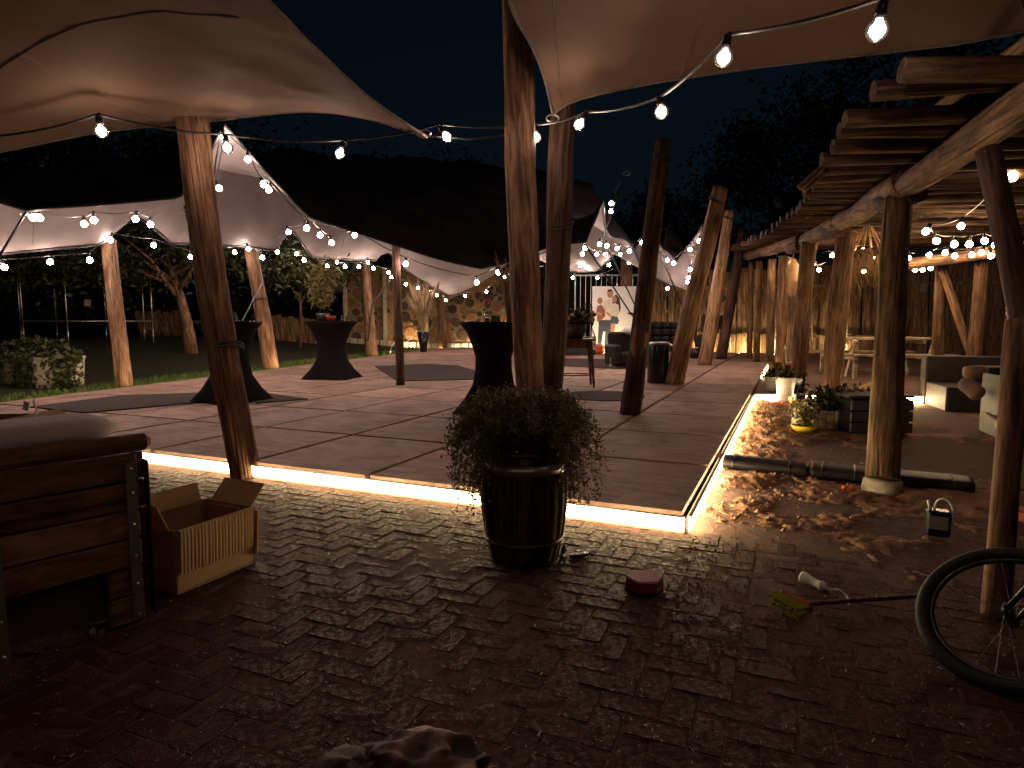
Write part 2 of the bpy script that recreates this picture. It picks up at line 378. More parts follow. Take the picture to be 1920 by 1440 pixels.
for k in range(4):
    q = MB(); q.box((0,0,-.03), (2*A_-.007, A_-.007, .06), ch=.0014+.0006*k)
    for vv in q.v[24:]: vv.z += .0015*random.gauss(0,1)
    pm.append(raw('paver', q.v, q.f, M['paver']))
spots = []
for a in range(-70, 110):
    for bb in range(-70, 5):
        r4 = (a-bb) % 4
        if r4 == 0: cu, cv, hz = bb+.5, a+1.0, True
        elif r4 == 3: cu, cv, hz = bb+1.0, a+.5, False
        else: continue
        c = D(cu*A_-.06, cv*A_)
        if c.y < -1.2 or c.y > 8 or uv(c)[0] > -.02: continue
        spots.append((c, hz))
def vis(c):
    if c.y < 1.2: return 0
    px = 960+c.x/c.y*1200; py = 600+1500/c.y
    return 1.0/c.y if -60 < px < 1980 and py < 1475 else 0
spots.sort(key=lambda s: -vis(s[0]))
rest_v = []; rest_f = []
ang = math.atan2(Vv.y, Vv.x)
for i, (c, hz) in enumerate(spots):
    Mx = Matrix.Translation(c+V3(random.gauss(0,.0012), random.gauss(0,.0012), random.gauss(0,.0008)+.002*nz(c.x*1.4, c.y*1.4))) @ Matrix.Rotation(ang+(0 if hz else math.pi/2)+random.gauss(0,.008), 4, 'Z') @ Matrix.Rotation(random.gauss(0,.004), 4, 'X') @ Matrix.Rotation(random.gauss(0,.003), 4, 'Y')
    if vis(c) > 0 and i < 290: put('paver', pm[i % 4], Mx, paving)
    else:
        if vis(c) == 0 and (c-V3(0,2.5,0)).length > 4.5: continue
        me_ = pm[i % 4]; k = len(rest_v); rest_v += [tuple(Mx @ v.co) for v in me_.vertices]; rest_f += [tuple(x+k for x in p.vertices) for p in me_.polygons]
tag(put('far_pavers', raw('far_pavers', rest_v, rest_f, M['paver']), parent=paving), kind='stuff')
# grit and straw on the pavers
gv = []; gf = []
for i in range(2600):
    px, py = random.uniform(-50, 1950), 960+480*random.random()**1.3
    p = G(px, py, .004)
    if uv(p)[0] > -.1: continue
    a = random.random()*6.28; L = random.choice([.002,.002,.003,.004,.006,.012])*random.uniform(.5,1.2); w = random.uniform(.0010,.0026); d = V3(math.cos(a),math.sin(a),0); e = V3(-d.y,d.x,0)
    k = len(gv); gv += [p-d*L-e*w, p+d*L-e*w*.5, p+d*L*.8+e*w, p-d*L*.7+e*w+V3(0,0,.003)]; gf.append((k,k+1,k+2,k+3))
M['grit'] = plain('pale_grit', (.42,.33,.26), .6, var=.5, bmp=0)
tag(put('ground_litter', raw('ground_litter', gv, gf, M['grit'])), 'pale straw and grit scattered over the paving', 'litter', kind='stuff')

# sand --------------------------------------------------------------
m, nt, b = nodes('sand'); M['sand'] = m; b.inputs['Roughness'].default_value = .9; b.inputs['Specular IOR Level'].default_value = .25
r = ramp(nt, noise_tex(nt, 2.5, 6).outputs['Fac'], [(.3, (.22,.105,.062)), (.7, (.42,.245,.15))]); nt.links.new(r.outputs[0], b.inputs['Base Color'])
n1 = bump(nt, b, noise_tex(nt, 30, 4).outputs['Fac'], .5, .02); bump(nt, b, noise_tex(nt, 300, 2).outputs['Fac'], .4, .004, n1)
def sst(a, b_, x): t = min(1, max(0, (x-a)/(b_-a))); return t*t*(3-2*t)
def sandz(x, y):
    u, v = uv(Vector((x, y, 0)))
    s = (x-1.12)*.84+(y-3.85)*.54 + .22*nz(x*1.6, y*1.6, 3)
    k = sst(-.25, .35, s); near = math.exp(-max(0, -v-.05)/1.1)
    wx, wy = x+.05*nz(x*5, y*5, 20), y+.05*nz(x*5, y*5, 30)
    rel = .03*nz(x*3.3, y*3.0, 1)*(.6+near) + .055*(.3-abs(nz(wx*8.5, wy*8.5, 5)))*(.10+near) + .10*(.22-abs(nz(wx*17, wy*14, 8)))*(.05+near) + .03*nz(x*.8, y*.8, 2)
    return -.055+k*(.046+rel) + (.0 if v < .05 else -.1)
vs = []; fs = []; us = np.arange(-2.6, RL+1.2, .021); ws = np.concatenate([np.arange(-.05, 2.0, .021), np.arange(2.0, 7.5, .06)])
nu, nw = len(us), len(ws)
for u in us:
    for w in ws:
        p = D(float(u), -float(w)); vs.append((p.x, p.y, sandz(p.x, p.y)))
for i in range(nu-1):
    for j in range(nw-1): fs.append((i*nw+j, (i+1)*nw+j, (i+1)*nw+j+1, i*nw+j+1))
tag(put('sand', raw('sand', vs, fs, M['sand'], True)), kind='structure')

rng = np.random.default_rng(14); cv = []; cf = []
for i in range(5200):
    u_ = float(rng.random()*(RL+1.6)-1.5); w_ = float(-math.log(1-rng.random()*.985)*.38)+.04; p = D(u_, -w_); z = sandz(p.x, p.y)
    if z < .0 and u_ > -.1: z = .0
    if z < -.004: z = .002
    s_ = (.004+.016*rng.random()**2.5)*(1.0 if z > .003 else .5); a = rng.random()*6.283; k = len(cv)
    for j in range(5): cv.append((p.x+math.cos(a+j*1.2566)*s_*(.7+.6*rng.random()), p.y+math.sin(a+j*1.2566)*s_*(.7+.6*rng.random()), z-.004))
    cv.append((p.x+rng.normal()*s_*.3, p.y+rng.normal()*s_*.3, z+s_*(.5+.7*rng.random())))
    cf += [(k+j, k+(j+1)%5, k+5) for j in range(5)]
tag(put('sand_clods', raw('sand_clods', cv, cf, M['sand'])), 'loose lumps of sand strewn beside the lit deck edge', 'sand', kind='stuff')
# deck --------------------------------------------------------------
def clip(poly, pt, nrm):
    out = []
    for i in range(len(poly)):
        a, c = poly[i], poly[(i+1) % len(poly)]; da, dc = (a-pt).dot(nrm), (c-pt).dot(nrm)
        if da >= 0: out.append(a)
        if da*dc < 0: out.append(a+(c-a)*(da/(da-dc)))
    return out
m, nt, b = nodes('deck_panel_wood'); M['deck'] = m; b.inputs['Specular IOR Level'].default_value = .25; b.inputs['Roughness'].default_value = .7
t1 = noise_tex(nt, 1.3, 8, (16,1.6,1), .75, True, .3); t2 = noise_tex(nt, 2.6, 6, (1,1,1), .7, True, .8)
r = ramp(nt, t1.outputs['Fac'], [(.3, (.22,.128,.10)), (.48, (.45,.285,.23)), (.68, (.62,.43,.355))])
mxx = N(nt, 'ShaderNodeMix', data_type='RGBA', blend_type='MULTIPLY'); mxx.inputs[0].default_value = .75
r2 = ramp(nt, t2.outputs['Fac'], [(.36, (.42,.39,.38)), (.5, (.85,.84,.83)), (.6, (1,1,1))]); nt.links.new(r.outputs[0], mxx.inputs[6]); nt.links.new(r2.outputs[0], mxx.inputs[7])
oi = N(nt, 'ShaderNodeObjectInfo'); mr = N(nt, 'ShaderNodeMapRange'); mr.inputs['To Min'].default_value = .78; mr.inputs['To Max'].default_value = 1.22
nt.links.new(oi.outputs['Random'], mr.inputs[0]); hs = N(nt, 'ShaderNodeHueSaturation'); nt.links.new(mr.outputs[0], hs.inputs['Value']); nt.links.new(mxx.outputs[2], hs.inputs['Color']); nt.links.new(hs.outputs[0], b.inputs['Base Color'])
bump(nt, b, t1.outputs['Fac'], .35, .006)
q = MB(); ins = [D(.03,.03), FL+V3(.05,.05,0), BL+V3(.05,-.05,0), D(UMAX-.03,.03)]
q.prism([(p.x, p.y) for p in ins], 0.0, .084)
deck = q.build('deck', M['soil'], org=O); tag(deck, kind='structure')
Rm = Matrix.Rotation(math.atan2(U.y, U.x), 4, 'Z')
cache = {}
for i in range(15):
    for j in range(14):
        g = .024
        poly = [D(i*PU+g, j*PV+g), D((i+1)*PU-g, j*PV+g), D((i+1)*PU-g, (j+1)*PV-g), D(i*PU+g, (j+1)*PV-g)]
        poly = clip(poly, LA, LN)
        if len(poly) < 3: continue
        c = D((i+.5)*PU, (j+.5)*PV); zz = random.gauss(0, .0012)
        full = len(poly) == 4 and all(left_s(p) > .001 for p in poly)
        if full and 'm' in cache: me = cache['m']
        else:
            Ri = Rm.inverted(); q = MB(); pts = [Ri @ (p-c) for p in poly]
            if (pts[1]-pts[0]).cross(pts[2]-pts[1]).z < 0: pts.reverse()
            q.prism([(p.x, p.y) for p in pts], .086, DZ); me = raw('deck_panel', q.v, q.f, M['deck'])
            if full: cache['m'] = me
        put('deck_panel', me, Matrix.Translation(c+V3(0,0,zz)) @ Rm, deck)
def strip(p0, p1, out, label, mat='led'):
    """fascia board of the deck and the LED strip in front of it"""
    d = (p1-p0); L = d.length; d.normalize(); X = Matrix((d, out, V3(0,0,1))).transposed()
    q = MB(); q.box((p0+p1)/2+out*.012+V3(0,0,.045), (L, .018, .09), X); f = q.build('fascia_board', M['fascia'], deck)
    e = empty('led_strip', p0+out*.03, label, 'light strip', 'light strips around the deck')
    q = MB(); q.box((p0+p1)/2+out*.030+V3(0,0,.060), (L, .016, .076), X, ch=.004); q.build('diffuser', M[mat], e)
    q = MB(); q.box((p0+p1)/2+out*.030+V3(0,0,.104), (L, .022, .005), X); q.build('mounting_channel', M['steel'], e)
strip(FL, D(0,-.0), -U, 'glowing light strip along the front edge of the deck beside the paving')
strip(D(0,0), TS, -Vv, 'glowing light strip along the deck side beside the sand', 'led_side')
strip(LA-LD*4, LA+LD*15.5, -LN, 'hidden light strip along the lawn side of the deck', 'led_side')
strip(BL, BR, U, 'light strip along the far deck end before the board fence', 'led_side')

# raised floor on the right under the pergola -------------------------
TN = V3(TDIR.y, -TDIR.x, 0)
if TN.dot(U) > 0: TN = -TN
poly = [TS+Vv*-.03, TE2, TE2+U*13, D(UMAX,-.03)]
q = MB(); q.prism([(p.x, p.y) for p in poly], 0, DZ-.004)
M['floor'] = plain('trodden_sand_floor', (.17,.098,.066), .9, var=.35, scale=3, bmp=.6, bscale=25)
tag(q.build('raised_floor', M['floor']), kind='structure')
d = TDIR; X = Matrix((d, TN, V3(0,0,1))).transposed(); Lx = 2.75
e = empty('led_strip', TS+TN*.03, 'glowing light strip along the raised floor edge behind the pergola posts', 'light strip', 'light strips around the deck')
q = MB(); q.box(TS+d*(Lx/2+.05)+TN*.03+V3(0,0,.062), (Lx, .016, .085), X, ch=.004); q.build('diffuser', M['led_side'], e)
q = MB(); q.box(TS+d*(Lx/2+.05)+TN*.011+V3(0,0,.05), (Lx, .018, .10), X); q.build('backing_board', M['fascia'], e)

# cordwood wall ------------------------------------------------------
WY = 27.3; wx0, wx1, wz0, wz1 = P(643,600,WY).x, P(1003,600,WY).x, .0, 3.45
wall = empty('cordwood_wall', ((wx0+wx1)/2, WY, 0), 'wall of round log ends set in mortar behind the deck', 'wall')
q = MB(); q.box(((wx0+wx1)/2, WY+.16, (wz0+wz1)/2), (wx1-wx0, .3, wz1-wz0)); q.build('mortar_bed', M['mortar'], wall)
circ = []
rnd = random.Random(5)
for rad_max, tries in ((.25,160),(.2,500),(.155,1600),(.11,4200),(.075,7000)):
    for _ in range(tries):
        rr_ = rad_max*rnd.uniform(.82,1.05); x = rnd.uniform(wx0+rr_, wx1-rr_); z = rnd.uniform(.28+rr_, wz1-rr_)
        if all((x-a)**2+(z-c)**2 > (rr_+s+.012)**2 for a, c, s in circ): circ.append((x, z, rr_))
circ.sort(key=lambda c: -c[2])
lm = []
for k in range(8):
    q = MB(); prof = [(1,0),(1,.85),(.93,1.0),(.45,1.0)]
    rs = [1+.09*rnd.uniform(-1,1) for _ in range(11)]
    vs = [V3(math.cos(6.2832*j/11)*p*rs[j], -zz, math.sin(6.2832*j/11)*p*rs[j]) for p, zz in prof for j in range(11)]
    fs = [(i*11+j, i*11+(j+1)%11, (i+1)*11+(j+1)%11, (i+1)*11+j) for i in range(3) for j in range(11)]+[tuple(range(33,44))]
    lm.append((vs, fs))
lmm = [raw('log_end', [V3(v.x, v.y*.06, v.z) for v in vs], fs, M['cutend'] if k < 5 else M['cutend_dark']) for k, (vs, fs) in enumerate(lm)]
rv = []; rf = []
for i, (x, z, s) in enumerate(circ):
    k = rnd.randrange(8)
    if i < 280:
        put('log_end', lmm[k], Matrix.Translation((x, WY, z)) @ Matrix.Rotation(rnd.random()*6.28, 4, 'Y') @ Matrix.Diagonal((s, .4+rnd.random(), s, 1)), wall)
    else:
        b0 = len(rv); rv += [V3(x+v.x*s, WY+v.y*.05, z+v.z*s) for v in lm[k][0]]; rf += [tuple(j+b0 for j in f) for f in lm[k][1]]
if rv:
    o = put('small_log_ends', raw('small_log_ends', [v-V3((wx0+wx1)/2, WY, 0) for v in rv], rf, M['cutend']), Matrix.Translation(((wx0+wx1)/2, WY, 0)), wall); tag(o, kind='stuff')
for px in (648, 722, 800, 990):
    x = P(px,600,WY-.1).x; q = MB(); q.box((x, WY-.1, 1.7), (.15,.12,3.4), ch=.01); q.build('post', M['concrete'], wall)
for i in range(26):
    x = wx0+.15+(wx1-wx0-.3)*i/25; q = MB(); q.box((x, WY-.12, .15+rise(x,WY)*.75), (.27,.16,.24+.02*rnd.random()), ch=.02); q.build('plinth_stone', M['concrete'], wall)

# board fence at the back ----------------------------------------------
FA, FBk = D(UMAX+.55, 4.35), D(UMAX+.55, -9.2)
fd = (FBk-FA).normalized(); fn = V3(fd.y, -fd.x, 0); FL_ = (FBk-FA).length
fence = empty('board_fence', FA, 'tall fence of rough vertical boards with bark edges behind the pergola', 'fence')
bms = []
for k in range(7):
    w = [.15,.12,.17,.14,.19,.13,.16][k]; L = []; R_ = []
    for i in range(9):
        z = 3.15*i/8; L.append((-w+.035*nz(z*1.3, k*5.1), z)); R_.append((w+.035*nz(z*1.3, k*5.1+40), z))
    q = MB(); q.prism(L[::-1]+R_, -.018, .018, Matrix(((1,0,0,0),(0,0,-1,0),(0,1,0,0),(0,0,0,1)))); bms.append((w, raw('board', q.v, q.f, M['board'])))
s = 0.0; i = 0
Rf = Matrix((fd, -fn, V3(0,0,1))).transposed().to_4x4()
while s < FL_:
    w, me = bms[(i*3+i//4) % 7]; c = FA+fd*(s+w)-fn*(.02*(i % 3)); 
    put('board', me, Matrix.Translation(c+V3(0,0,-.05+random.uniform(-.15,.1))) @ Rf @ Matrix.Rotation(random.gauss(0,.012), 4, 'Y'), fence)
    s += 2*w+random.uniform(-.01,.035); i += 1
for zz in (.7, 2.4):
    q = MB(); q.box((FA+FBk)/2-fn*-.09+V3(0,0,zz), (FL_, .06, .1), Rf.to_3x3()); q.build('rail', M['board'], fence)
for i in range(17):
    s = random.uniform(.2, 8.5); p = FA+fd*s+fn*.25*(1 if fn.dot(U) < 0 else -1); p.z = .1 if s > 4.3 else 0
    top = p+V3(random.gauss(0,.12), .22, random.uniform(1.6,2.8)); mid = (p+top)/2+V3(random.gauss(0,.05),0,0)
    q = MB(); q.tube([p, mid, top], [.022,.017,.008], 6)
    for _ in range(2):
        a = p+(top-p)*random.uniform(.45,.8); q.tube([a, a+V3(random.uniform(-.25,.25),-.03,random.uniform(.25,.5))], [.010,.004], 4)
    tag(q.build('bare_branch', M['table'], smooth=True), 'thin pale bare branch leaning upright against the board fence', 'branch', 'bare branches along the board fence')

def flood(p, aim, label):
    p = Vector(p); X_ = align(p, p+Vector(aim)).to_3x3(); e = empty('ground_floodlight', p, label, 'floodlight', 'small floodlights on the ground')
    q = MB(); q.box(p+V3(0,0,.05), (.20,.14,.05), X_, ch=.008); q.build('housing', M['blackplastic'], e)
    q = MB(); q.box(p+V3(0,0,.05)+X_ @ V3(0,0,.028), (.17,.11,.006), X_); q.build('lit_face', M['spot'], e)
for s_, lb in ((.5,'behind the dark scarred pole'),(2.1,'behind the smooth orange pole'),(3.5,'behind the rough brown pole'),(4.6,'by the deck far right corner'),(6.3,'beyond the far pergola posts')):
    p = FA+fd*s_-U*.36; p.z = 0 if s_ < 4.3 else DZ
    flood(p, V3(U.x*.55, U.y*.55, 1), 'small floodlight at the foot of the board fence '+lb)
for px, lb in ((890,'behind the right cocktail table'),(770,'behind the pampas vase')):
    p = V3(P(px,600,WY-.55).x, WY-.55, .05); flood(p, V3(0,.5,1), 'small floodlight at the log end wall '+lb)
flood(V3(P(1150,600,21.3).x, 21.3, DZ), V3(0,.6,1), 'small floodlight added at the foot of the printed banner')  # lamp added to brighten the lower part of the banner
# low paling fence beyond the lawn -------------------------------------
pf = empty('paling_fence', P(430,600,25.5).xy.to_3d(), 'low leaning fence of old wooden palings beyond the dark lawn', 'fence')
for i in range(34):
    px = 262+i*10.2
    if 345 < px < 480: continue
    x = P(px, 600, 25.3).x; z = rise(x, 25.3)*.97; q = MB(); h = .95+.1*random.random()
    q.box((x, 25.3, z+h/2), (.185, .025, h), Matrix.Rotation(-.16+random.gauss(0,.03), 3, 'Y'), ch=.005); q.build('paling', M['board'], pf)
q = MB(); x0, x1 = P(262,600,25.3).x, P(600,600,25.3).x; q.box(((x0+x1)/2, 25.36, rise((x0+x1)/2, 25.3)+.6), (x1-x0, .04, .07)); q.build('rail', M['board'], pf)

# trees ----------------------------------------------------------------
def crown_pts(c, rad, n, rng, clumps=38, hollow=.35):
    cc = []
    while len(cc) < clumps:
        d = rng.normal(size=3); d /= np.linalg.norm(d); k = hollow+(1-hollow)*rng.random()**.5
        cc.append(np.array(tuple(c))+d*np.array(rad)*k)
    cc = np.array(cc); idx = rng.integers(0, clumps, n); sc = np.array(rad).mean()*.2
    return cc[idx]+rng.normal(size=(n,3))*sc*np.array([1,1,.7])*(.5+rng.random((n,1)))
def tree(name, base, lean, hgt, rad, n, size, mat, label, seed, tr=.16, cz=None, bark='pole_dark', group='trees behind the tents', droop=.3):
    rng = np.random.default_rng(seed); base = Vector(base)
    e = empty(name, base, label, 'tree', group); top = base+Vector(lean)+V3(0,0,hgt)
    mid = base+Vector(lean)*.35+V3(0,0,hgt*.5)
    q = MB(); q.tube([base-V3(0,0,.1), base+(mid-base)*.5+V3(.04,0,0), mid, top], [tr*1.25, tr, tr*.85, tr*.3], 10)
    c = top if cz is None else V3(top.x, top.y, cz)
    for k in range(7):
        a = k*2.4+seed; st = base+(top-base)*random.uniform(.45,.85); en = c+V3(math.cos(a)*rad[0]*.75, math.sin(a)*rad[1]*.75, random.uniform(-.4,.6)*rad[2])
        q.tube([st, (st+en)/2+V3(0,0,.25), en], [tr*.45, tr*.25, tr*.06], 6)
    q.build('trunk', M[bark], e, True)
    leafobj('crown', crown_pts(c, rad, n, rng), size, M[mat], rng, e, droop=droop)
    return e
tree('leafy_tree', (P(356,600,18.5).x, 18.5, .35), (-.75,.2,0), 3.0, (4.6,2.6,1.35), 15000, .17, 'leaf', 'leafy tree with a leaning mossy trunk beyond the lawn edge', 11, tr=.15, cz=3.65, bark='pole')
tree('leafy_tree', (P(-40,600,19.5).x, 19.5, .35), (.3,0,0), 3.2, (4.2,2.4,1.3), 12000, .2, 'leaf', 'leafy tree at the left edge with crown under the far tent', 12, tr=.2, cz=3.7)
tree('leafy_tree', (P(560,600,22).x, 22, .4), (.2,0,0), 3.0, (2.0,1.6,1.1), 5000, .17, 'leaf', 'smaller bushy tree above the paling fence behind the cocktail table', 13, tr=.05, cz=3.35)
for k, (px, d, ht, rad, lab) in enumerate([
    (1650, 38, 15.5, (7.5,5,6.5), 'tall dark tree standing highest behind the pergola roof'),
    (1465, 42, 12.5, (5.0,4,5.5), 'dark tree rising left of the pergola against the night sky'),
    (1230, 46, 8.2, (4.2,4,3.2), 'low dark tree behind the banner against the teal sky'),
    (900, 44, 9.6, (4.6,4,4.4), 'dark tree behind the central pole against the sky'),
    (700, 40, 8.6, (6.5,4,4.6), 'broad dark tree behind the middle of the far tent'),
    (420, 36, 9.0, (6.5,4,5.0), 'broad dark tree behind the tent peak on the left'),
    (120, 30, 9.0, (7.5,4,5.5), 'wide dark tree behind the trampoline at far left'),
    (2000, 34, 14, (7.5,5,6.0), 'dark tree beyond the pergola at the right edge')]):
    x = P(px,600,d).x
    tree('dark_tree', (x, d, 0), (0,0,0), ht*.75, rad, 9500, .36, 'leaf_dark', lab, 30+k, tr=.3, cz=ht-rad[2]*.55)
# tall dark hedge closing the garden
rng = np.random.default_rng(9)
hx = np.concatenate([rng.uniform(-26, 1.5, 12000)]); pts = np.stack([hx, 29.5+rng.normal(size=len(hx))*.5, rng.random(len(hx))*3.3+.3], axis=1)
h = leafobj('hedge', pts, .3, M['leaf_dark'], rng, org=(-12,29.5,.3)); tag(h, 'tall dark hedge closing the garden behind the lawn', 'hedge')
# ================================================================== tents
def smooth(pts, k=5):
    pts = [Vector(p) for p in pts]; out = []
    for i in range(len(pts)-1):
        p0, p1, p2, p3 = pts[max(0,i-1)], pts[i], pts[i+1], pts[min(len(pts)-1,i+2)]
        for j in range(k):
            t = j/k; out.append(.5*((2*p1)+(p2-p0)*t+(2*p0-5*p1+4*p2-p3)*t*t+(3*p1-p0-3*p2+p3)*t**3))
    out.append(pts[-1]); return out
def tent(name, sides, pins, mat, label, step=.3, bias=0.0, hem=.012, folds=()):
    """stretched canopy: the sides are 3D curves, the pins hold the cloth up or down inside"""
    bd = []
    for s in sides: bd += s[:-1]
    nb = len(bd); poly = [(p.x, p.y) for p in bd]
    def inside(x, y):
        c = False; j = nb-1
        for i in range(nb):
            if (poly[i][1] > y) != (poly[j][1] > y) and x < (poly[j][0]-poly[i][0])*(y-poly[i][1])/(poly[j][1]-poly[i][1])+poly[i][0]: c = not c
            j = i
        return c
    a = np.array(poly); pts = [Vector(p) for p in poly]
    for x in np.arange(a[:,0].min(), a[:,0].max(), step):
        for y in np.arange(a[:,1].min(), a[:,1].max(), step):
            xx, yy = float(x)+random.uniform(-.12,.12)*step, float(y)+random.uniform(-.12,.12)*step
            if inside(xx, yy) and np.min((a[:,0]-xx)**2+(a[:,1]-yy)**2) > (step*.45)**2: pts.append(Vector((xx, yy)))
    npin = len(pts)
    for p in pins: pts.append(Vector((p[0], p[1])))
    vo, eo, fo, ov, oe, of = delaunay_2d_cdt(pts, [(i, (i+1) % nb) for i in range(nb)], [], 1, 1e-5)
    n = len(vo); z = np.full(n, np.nan); fix = np.zeros(n, bool)
    for k in range(n):
        for src in ov[k]:
            if src < nb: z[k] = bd[src].z; fix[k] = True
            elif src >= npin: z[k] = pins[src-npin][2]; fix[k] = True
    xy = np.array([tuple(v) for v in vo])
    for p in pins:
        rad = p[3] if len(p) > 3 else .0
        if rad: sel = (((xy-np.array(p[:2]))**2).sum(1) < rad**2) & ~fix; z[sel] = p[2]; fix[sel] = True
    z[np.isnan(z)] = np.nanmean(z)
    E = np.array(eo); w = 1.0/(np.linalg.norm(xy[E[:,0]]-xy[E[:,1]], axis=1)+.05)
    deg = np.bincount(E[:,0], w, n)+np.bincount(E[:,1], w, n)
    for _ in range(1500 if n < 2500 else 3500):
        s = np.bincount(E[:,0], w*z[E[:,1]], n)+np.bincount(E[:,1], w*z[E[:,0]], n)
        zn = s/deg+bias; z = np.where(fix, z, zn)
    for k_, (fx, fy, R_, a_, nf) in enumerate(folds):
        dx, dy = xy[:,0]-fx, xy[:,1]-fy; d_ = np.hypot(dx, dy); th = np.arctan2(dy, dx); w_ = np.clip(1-d_/R_, 0, 1)*np.clip(d_/(R_*.22), 0, 1)
        z = z + np.where(fix, 0, a_*w_*(np.sin(th*nf+k_)+.6*np.sin(th*nf*1.7+2*k_+d_*2)))
    V = [Vector((x, y, zz)) for (x, y), zz in zip(xy, z)]
    base = Vector((float(xy[:,0].mean()), float(xy[:,1].mean()), float(z.min())))
    e = empty(name, base, label, 'tent')
    bvh = BVHTree.FromPolygons(V, fo)
    put('canopy', raw('canopy', [v-base for v in V], fo, mat, True), Matrix.Translation(base), e)
    if hem > .015: put('unlit_top_skin', raw('unlit_top_skin', [v-base+V3(0,0,.012) for v in V], fo, M['unlit_top'], True), Matrix.Translation(base), e)  # added dark layer: shade on the canopy top put into its colour
    q = MB(); q.tube(bd+[bd[0]], hem, 5, cap=False); q.build('hem', M['hem'] if hem < .015 else M['rope'], e, True)
    def seam(p0, p1, k=24):
        pts = []
        for i in range(k+1):
            p = p0+(p1-p0)*(i/k); h = bvh.ray_cast(Vector((p.x, p.y, -5)), Vector((0,0,1)))
            if h[0] is not None: pts.append(h[0]-V3(0,0,.002))
        if len(pts) > 2: q = MB(); q.tube(pts, .005, 4); q.build('seam', M['hem'], e)
    return e, seam
# near tents overhead
low = smooth([P(-420,345,3.9), P(-200,318,4.2), P(0,284,4.6), P(190,247,4.95), P(365,230,5.2), P(560,209,5.15), P(680,220,5.05), P(800,257,5.0)])
right = smooth([P(800,257,5.0), P(700,190,4.25), P(600,100,3.5), P(530,30,3.05), V3(-1.2,2.2,2.72), V3(-1.15,0,2.75), V3(-.7,-2.2,2.7)])
back = smooth([V3(-.7,-2.2,2.7), V3(-3.2,-1.9,2.95), V3(-6,-2.2,2.6)])
left = smooth([V3(-6,-2.2,2.6), V3(-5.7,1,2.7), P(-420,345,3.9)])
t1, seam = tent('stretch_tent', [low, right, back, left], [(-3.0, 2.2, 3.55, .35)], M['tent_warm'], 'beige stretch tent canopy overhead at the top left', .13, folds=[(P(800,257,5).x, 5.0, 2.2, .022, 17), (P(365,230,5.2).x, 5.2, 1.5, .02, 13)])
seam(V3(-4.8,4.6,0), V3(-1.3,3.2,0)); seam(V3(-2.6,5.2,0), V3(-3.4,-1.5,0)); seam(V3(-5,3.2,0), V3(-1.6,2.3,0))
low2 = smooth([P(1037,214,5.2), P(1080,188,5.1), P(1200,160,4.9), P(1350,136,4.6), P(1500,116,4.35), P(1700,93,4.05), P(1920,58,3.75), V3(4.6,2.9,3.0)])
rgt2 = smooth([V3(4.6,2.9,3.0), V3(4.4,.4,3.0), V3(4.6,-2.2,2.9)])
bak2 = smooth([V3(4.6,-2.2,2.9), V3(2,-1.9,3.1), V3(-.45,-2.2,2.9)])
lef2 = smooth([V3(-.45,-2.2,2.9), V3(-.3,0,2.95), V3(-.17,2.4,3.0), P(955,0,3.55), P(1000,90,4.1), P(1022,150,4.6), P(1037,214,5.2)])
t2, seam = tent('stretch_tent', [low2, rgt2, bak2, lef2], [(2.0, 1.5, 4.0, .3)], M['tent_warm'], 'beige stretch tent canopy overhead at the top right', .13, folds=[(P(1037,214,5.2).x, 5.2, 2.4, .03, 19)])
seam(P(1272,148,4.75), V3(.6,-1,0)); seam(P(1040,200,5.1)+V3(.05,0,0), V3(.0,1.5,0)); seam(P(1920,80,3.7), V3(1.2,2.2,0))
# far tent
N3 = smooth([P(-420,300,6.9), P(-160,330,7.6), P(50,394,8.3)]) [:-1] + smooth([P(50,394,8.3), P(120,387,8.5), P(200,381,8.7), P(290,373,8.9), P(345,362,9.0), P(385,300,9.2), P(421,232,9.5)])[:-1] \
   + smooth([P(421,232,9.5), P(455,272,9.5), P(500,325,9.55), P(545,372,9.6), P(582,410,9.7)])[:-1] + smooth([P(582,410,9.7), P(660,432,10.1), P(745,460,10.6), P(820,484,11.0), P(900,503,11.4)])[:-1] \
   + smooth([P(900,503,11.4), P(960,488,11.8), P(1030,462,12.2), P(1098,453,12.6)])
F3 = smooth([P(1205,508,18.5), P(1190,492,18.8), P(1160,472,19.2), P(1138,490,19.6), P(1115,508,20), P(1060,507,21), P(1000,482,22), P(960,490,23), P(920,520,24), P(870,546,24.6), P(842,554,25)])[:-1] \
   + smooth([P(842,554,25), P(800,531,23), P(757,503,21.5)])[:-1] + [P(757,503,21.5), P(738,484,21), P(722,466,20.6), P(713,476,20.2)] + smooth([P(705,488,19.8), P(640,486,18.4), P(585,481,17)])[:-1] \
   + smooth([P(585,481,17), P(562,450,16.6), P(545,431,16.2), P(530,446,15.8), P(515,468,15.4), P(465,463,14.6), P(400,459,13.8), P(320,456,12.9)])[:-1] \
   + smooth([P(320,456,12.9), P(288,428,12.5), P(250,405,12.2), P(214,428,11.8), P(192,456,11.4), P(100,466,11.0), P(0,476,10.5), P(-300,505,9.3)])
R3 = [P(1098,453,12.6), P(1130,377,13.2)] + smooth([P(1130,377,13.2), P(1140,440,14.2), P(1180,455,15.5), P(1205,508,18.5)])[1:]
L3 = [P(-300,505,9.3), P(-420,300,6.9)]
def pin(px, py, d, r=.3): p = P(px,py,d); return (p.x, p.y, p.z, r)
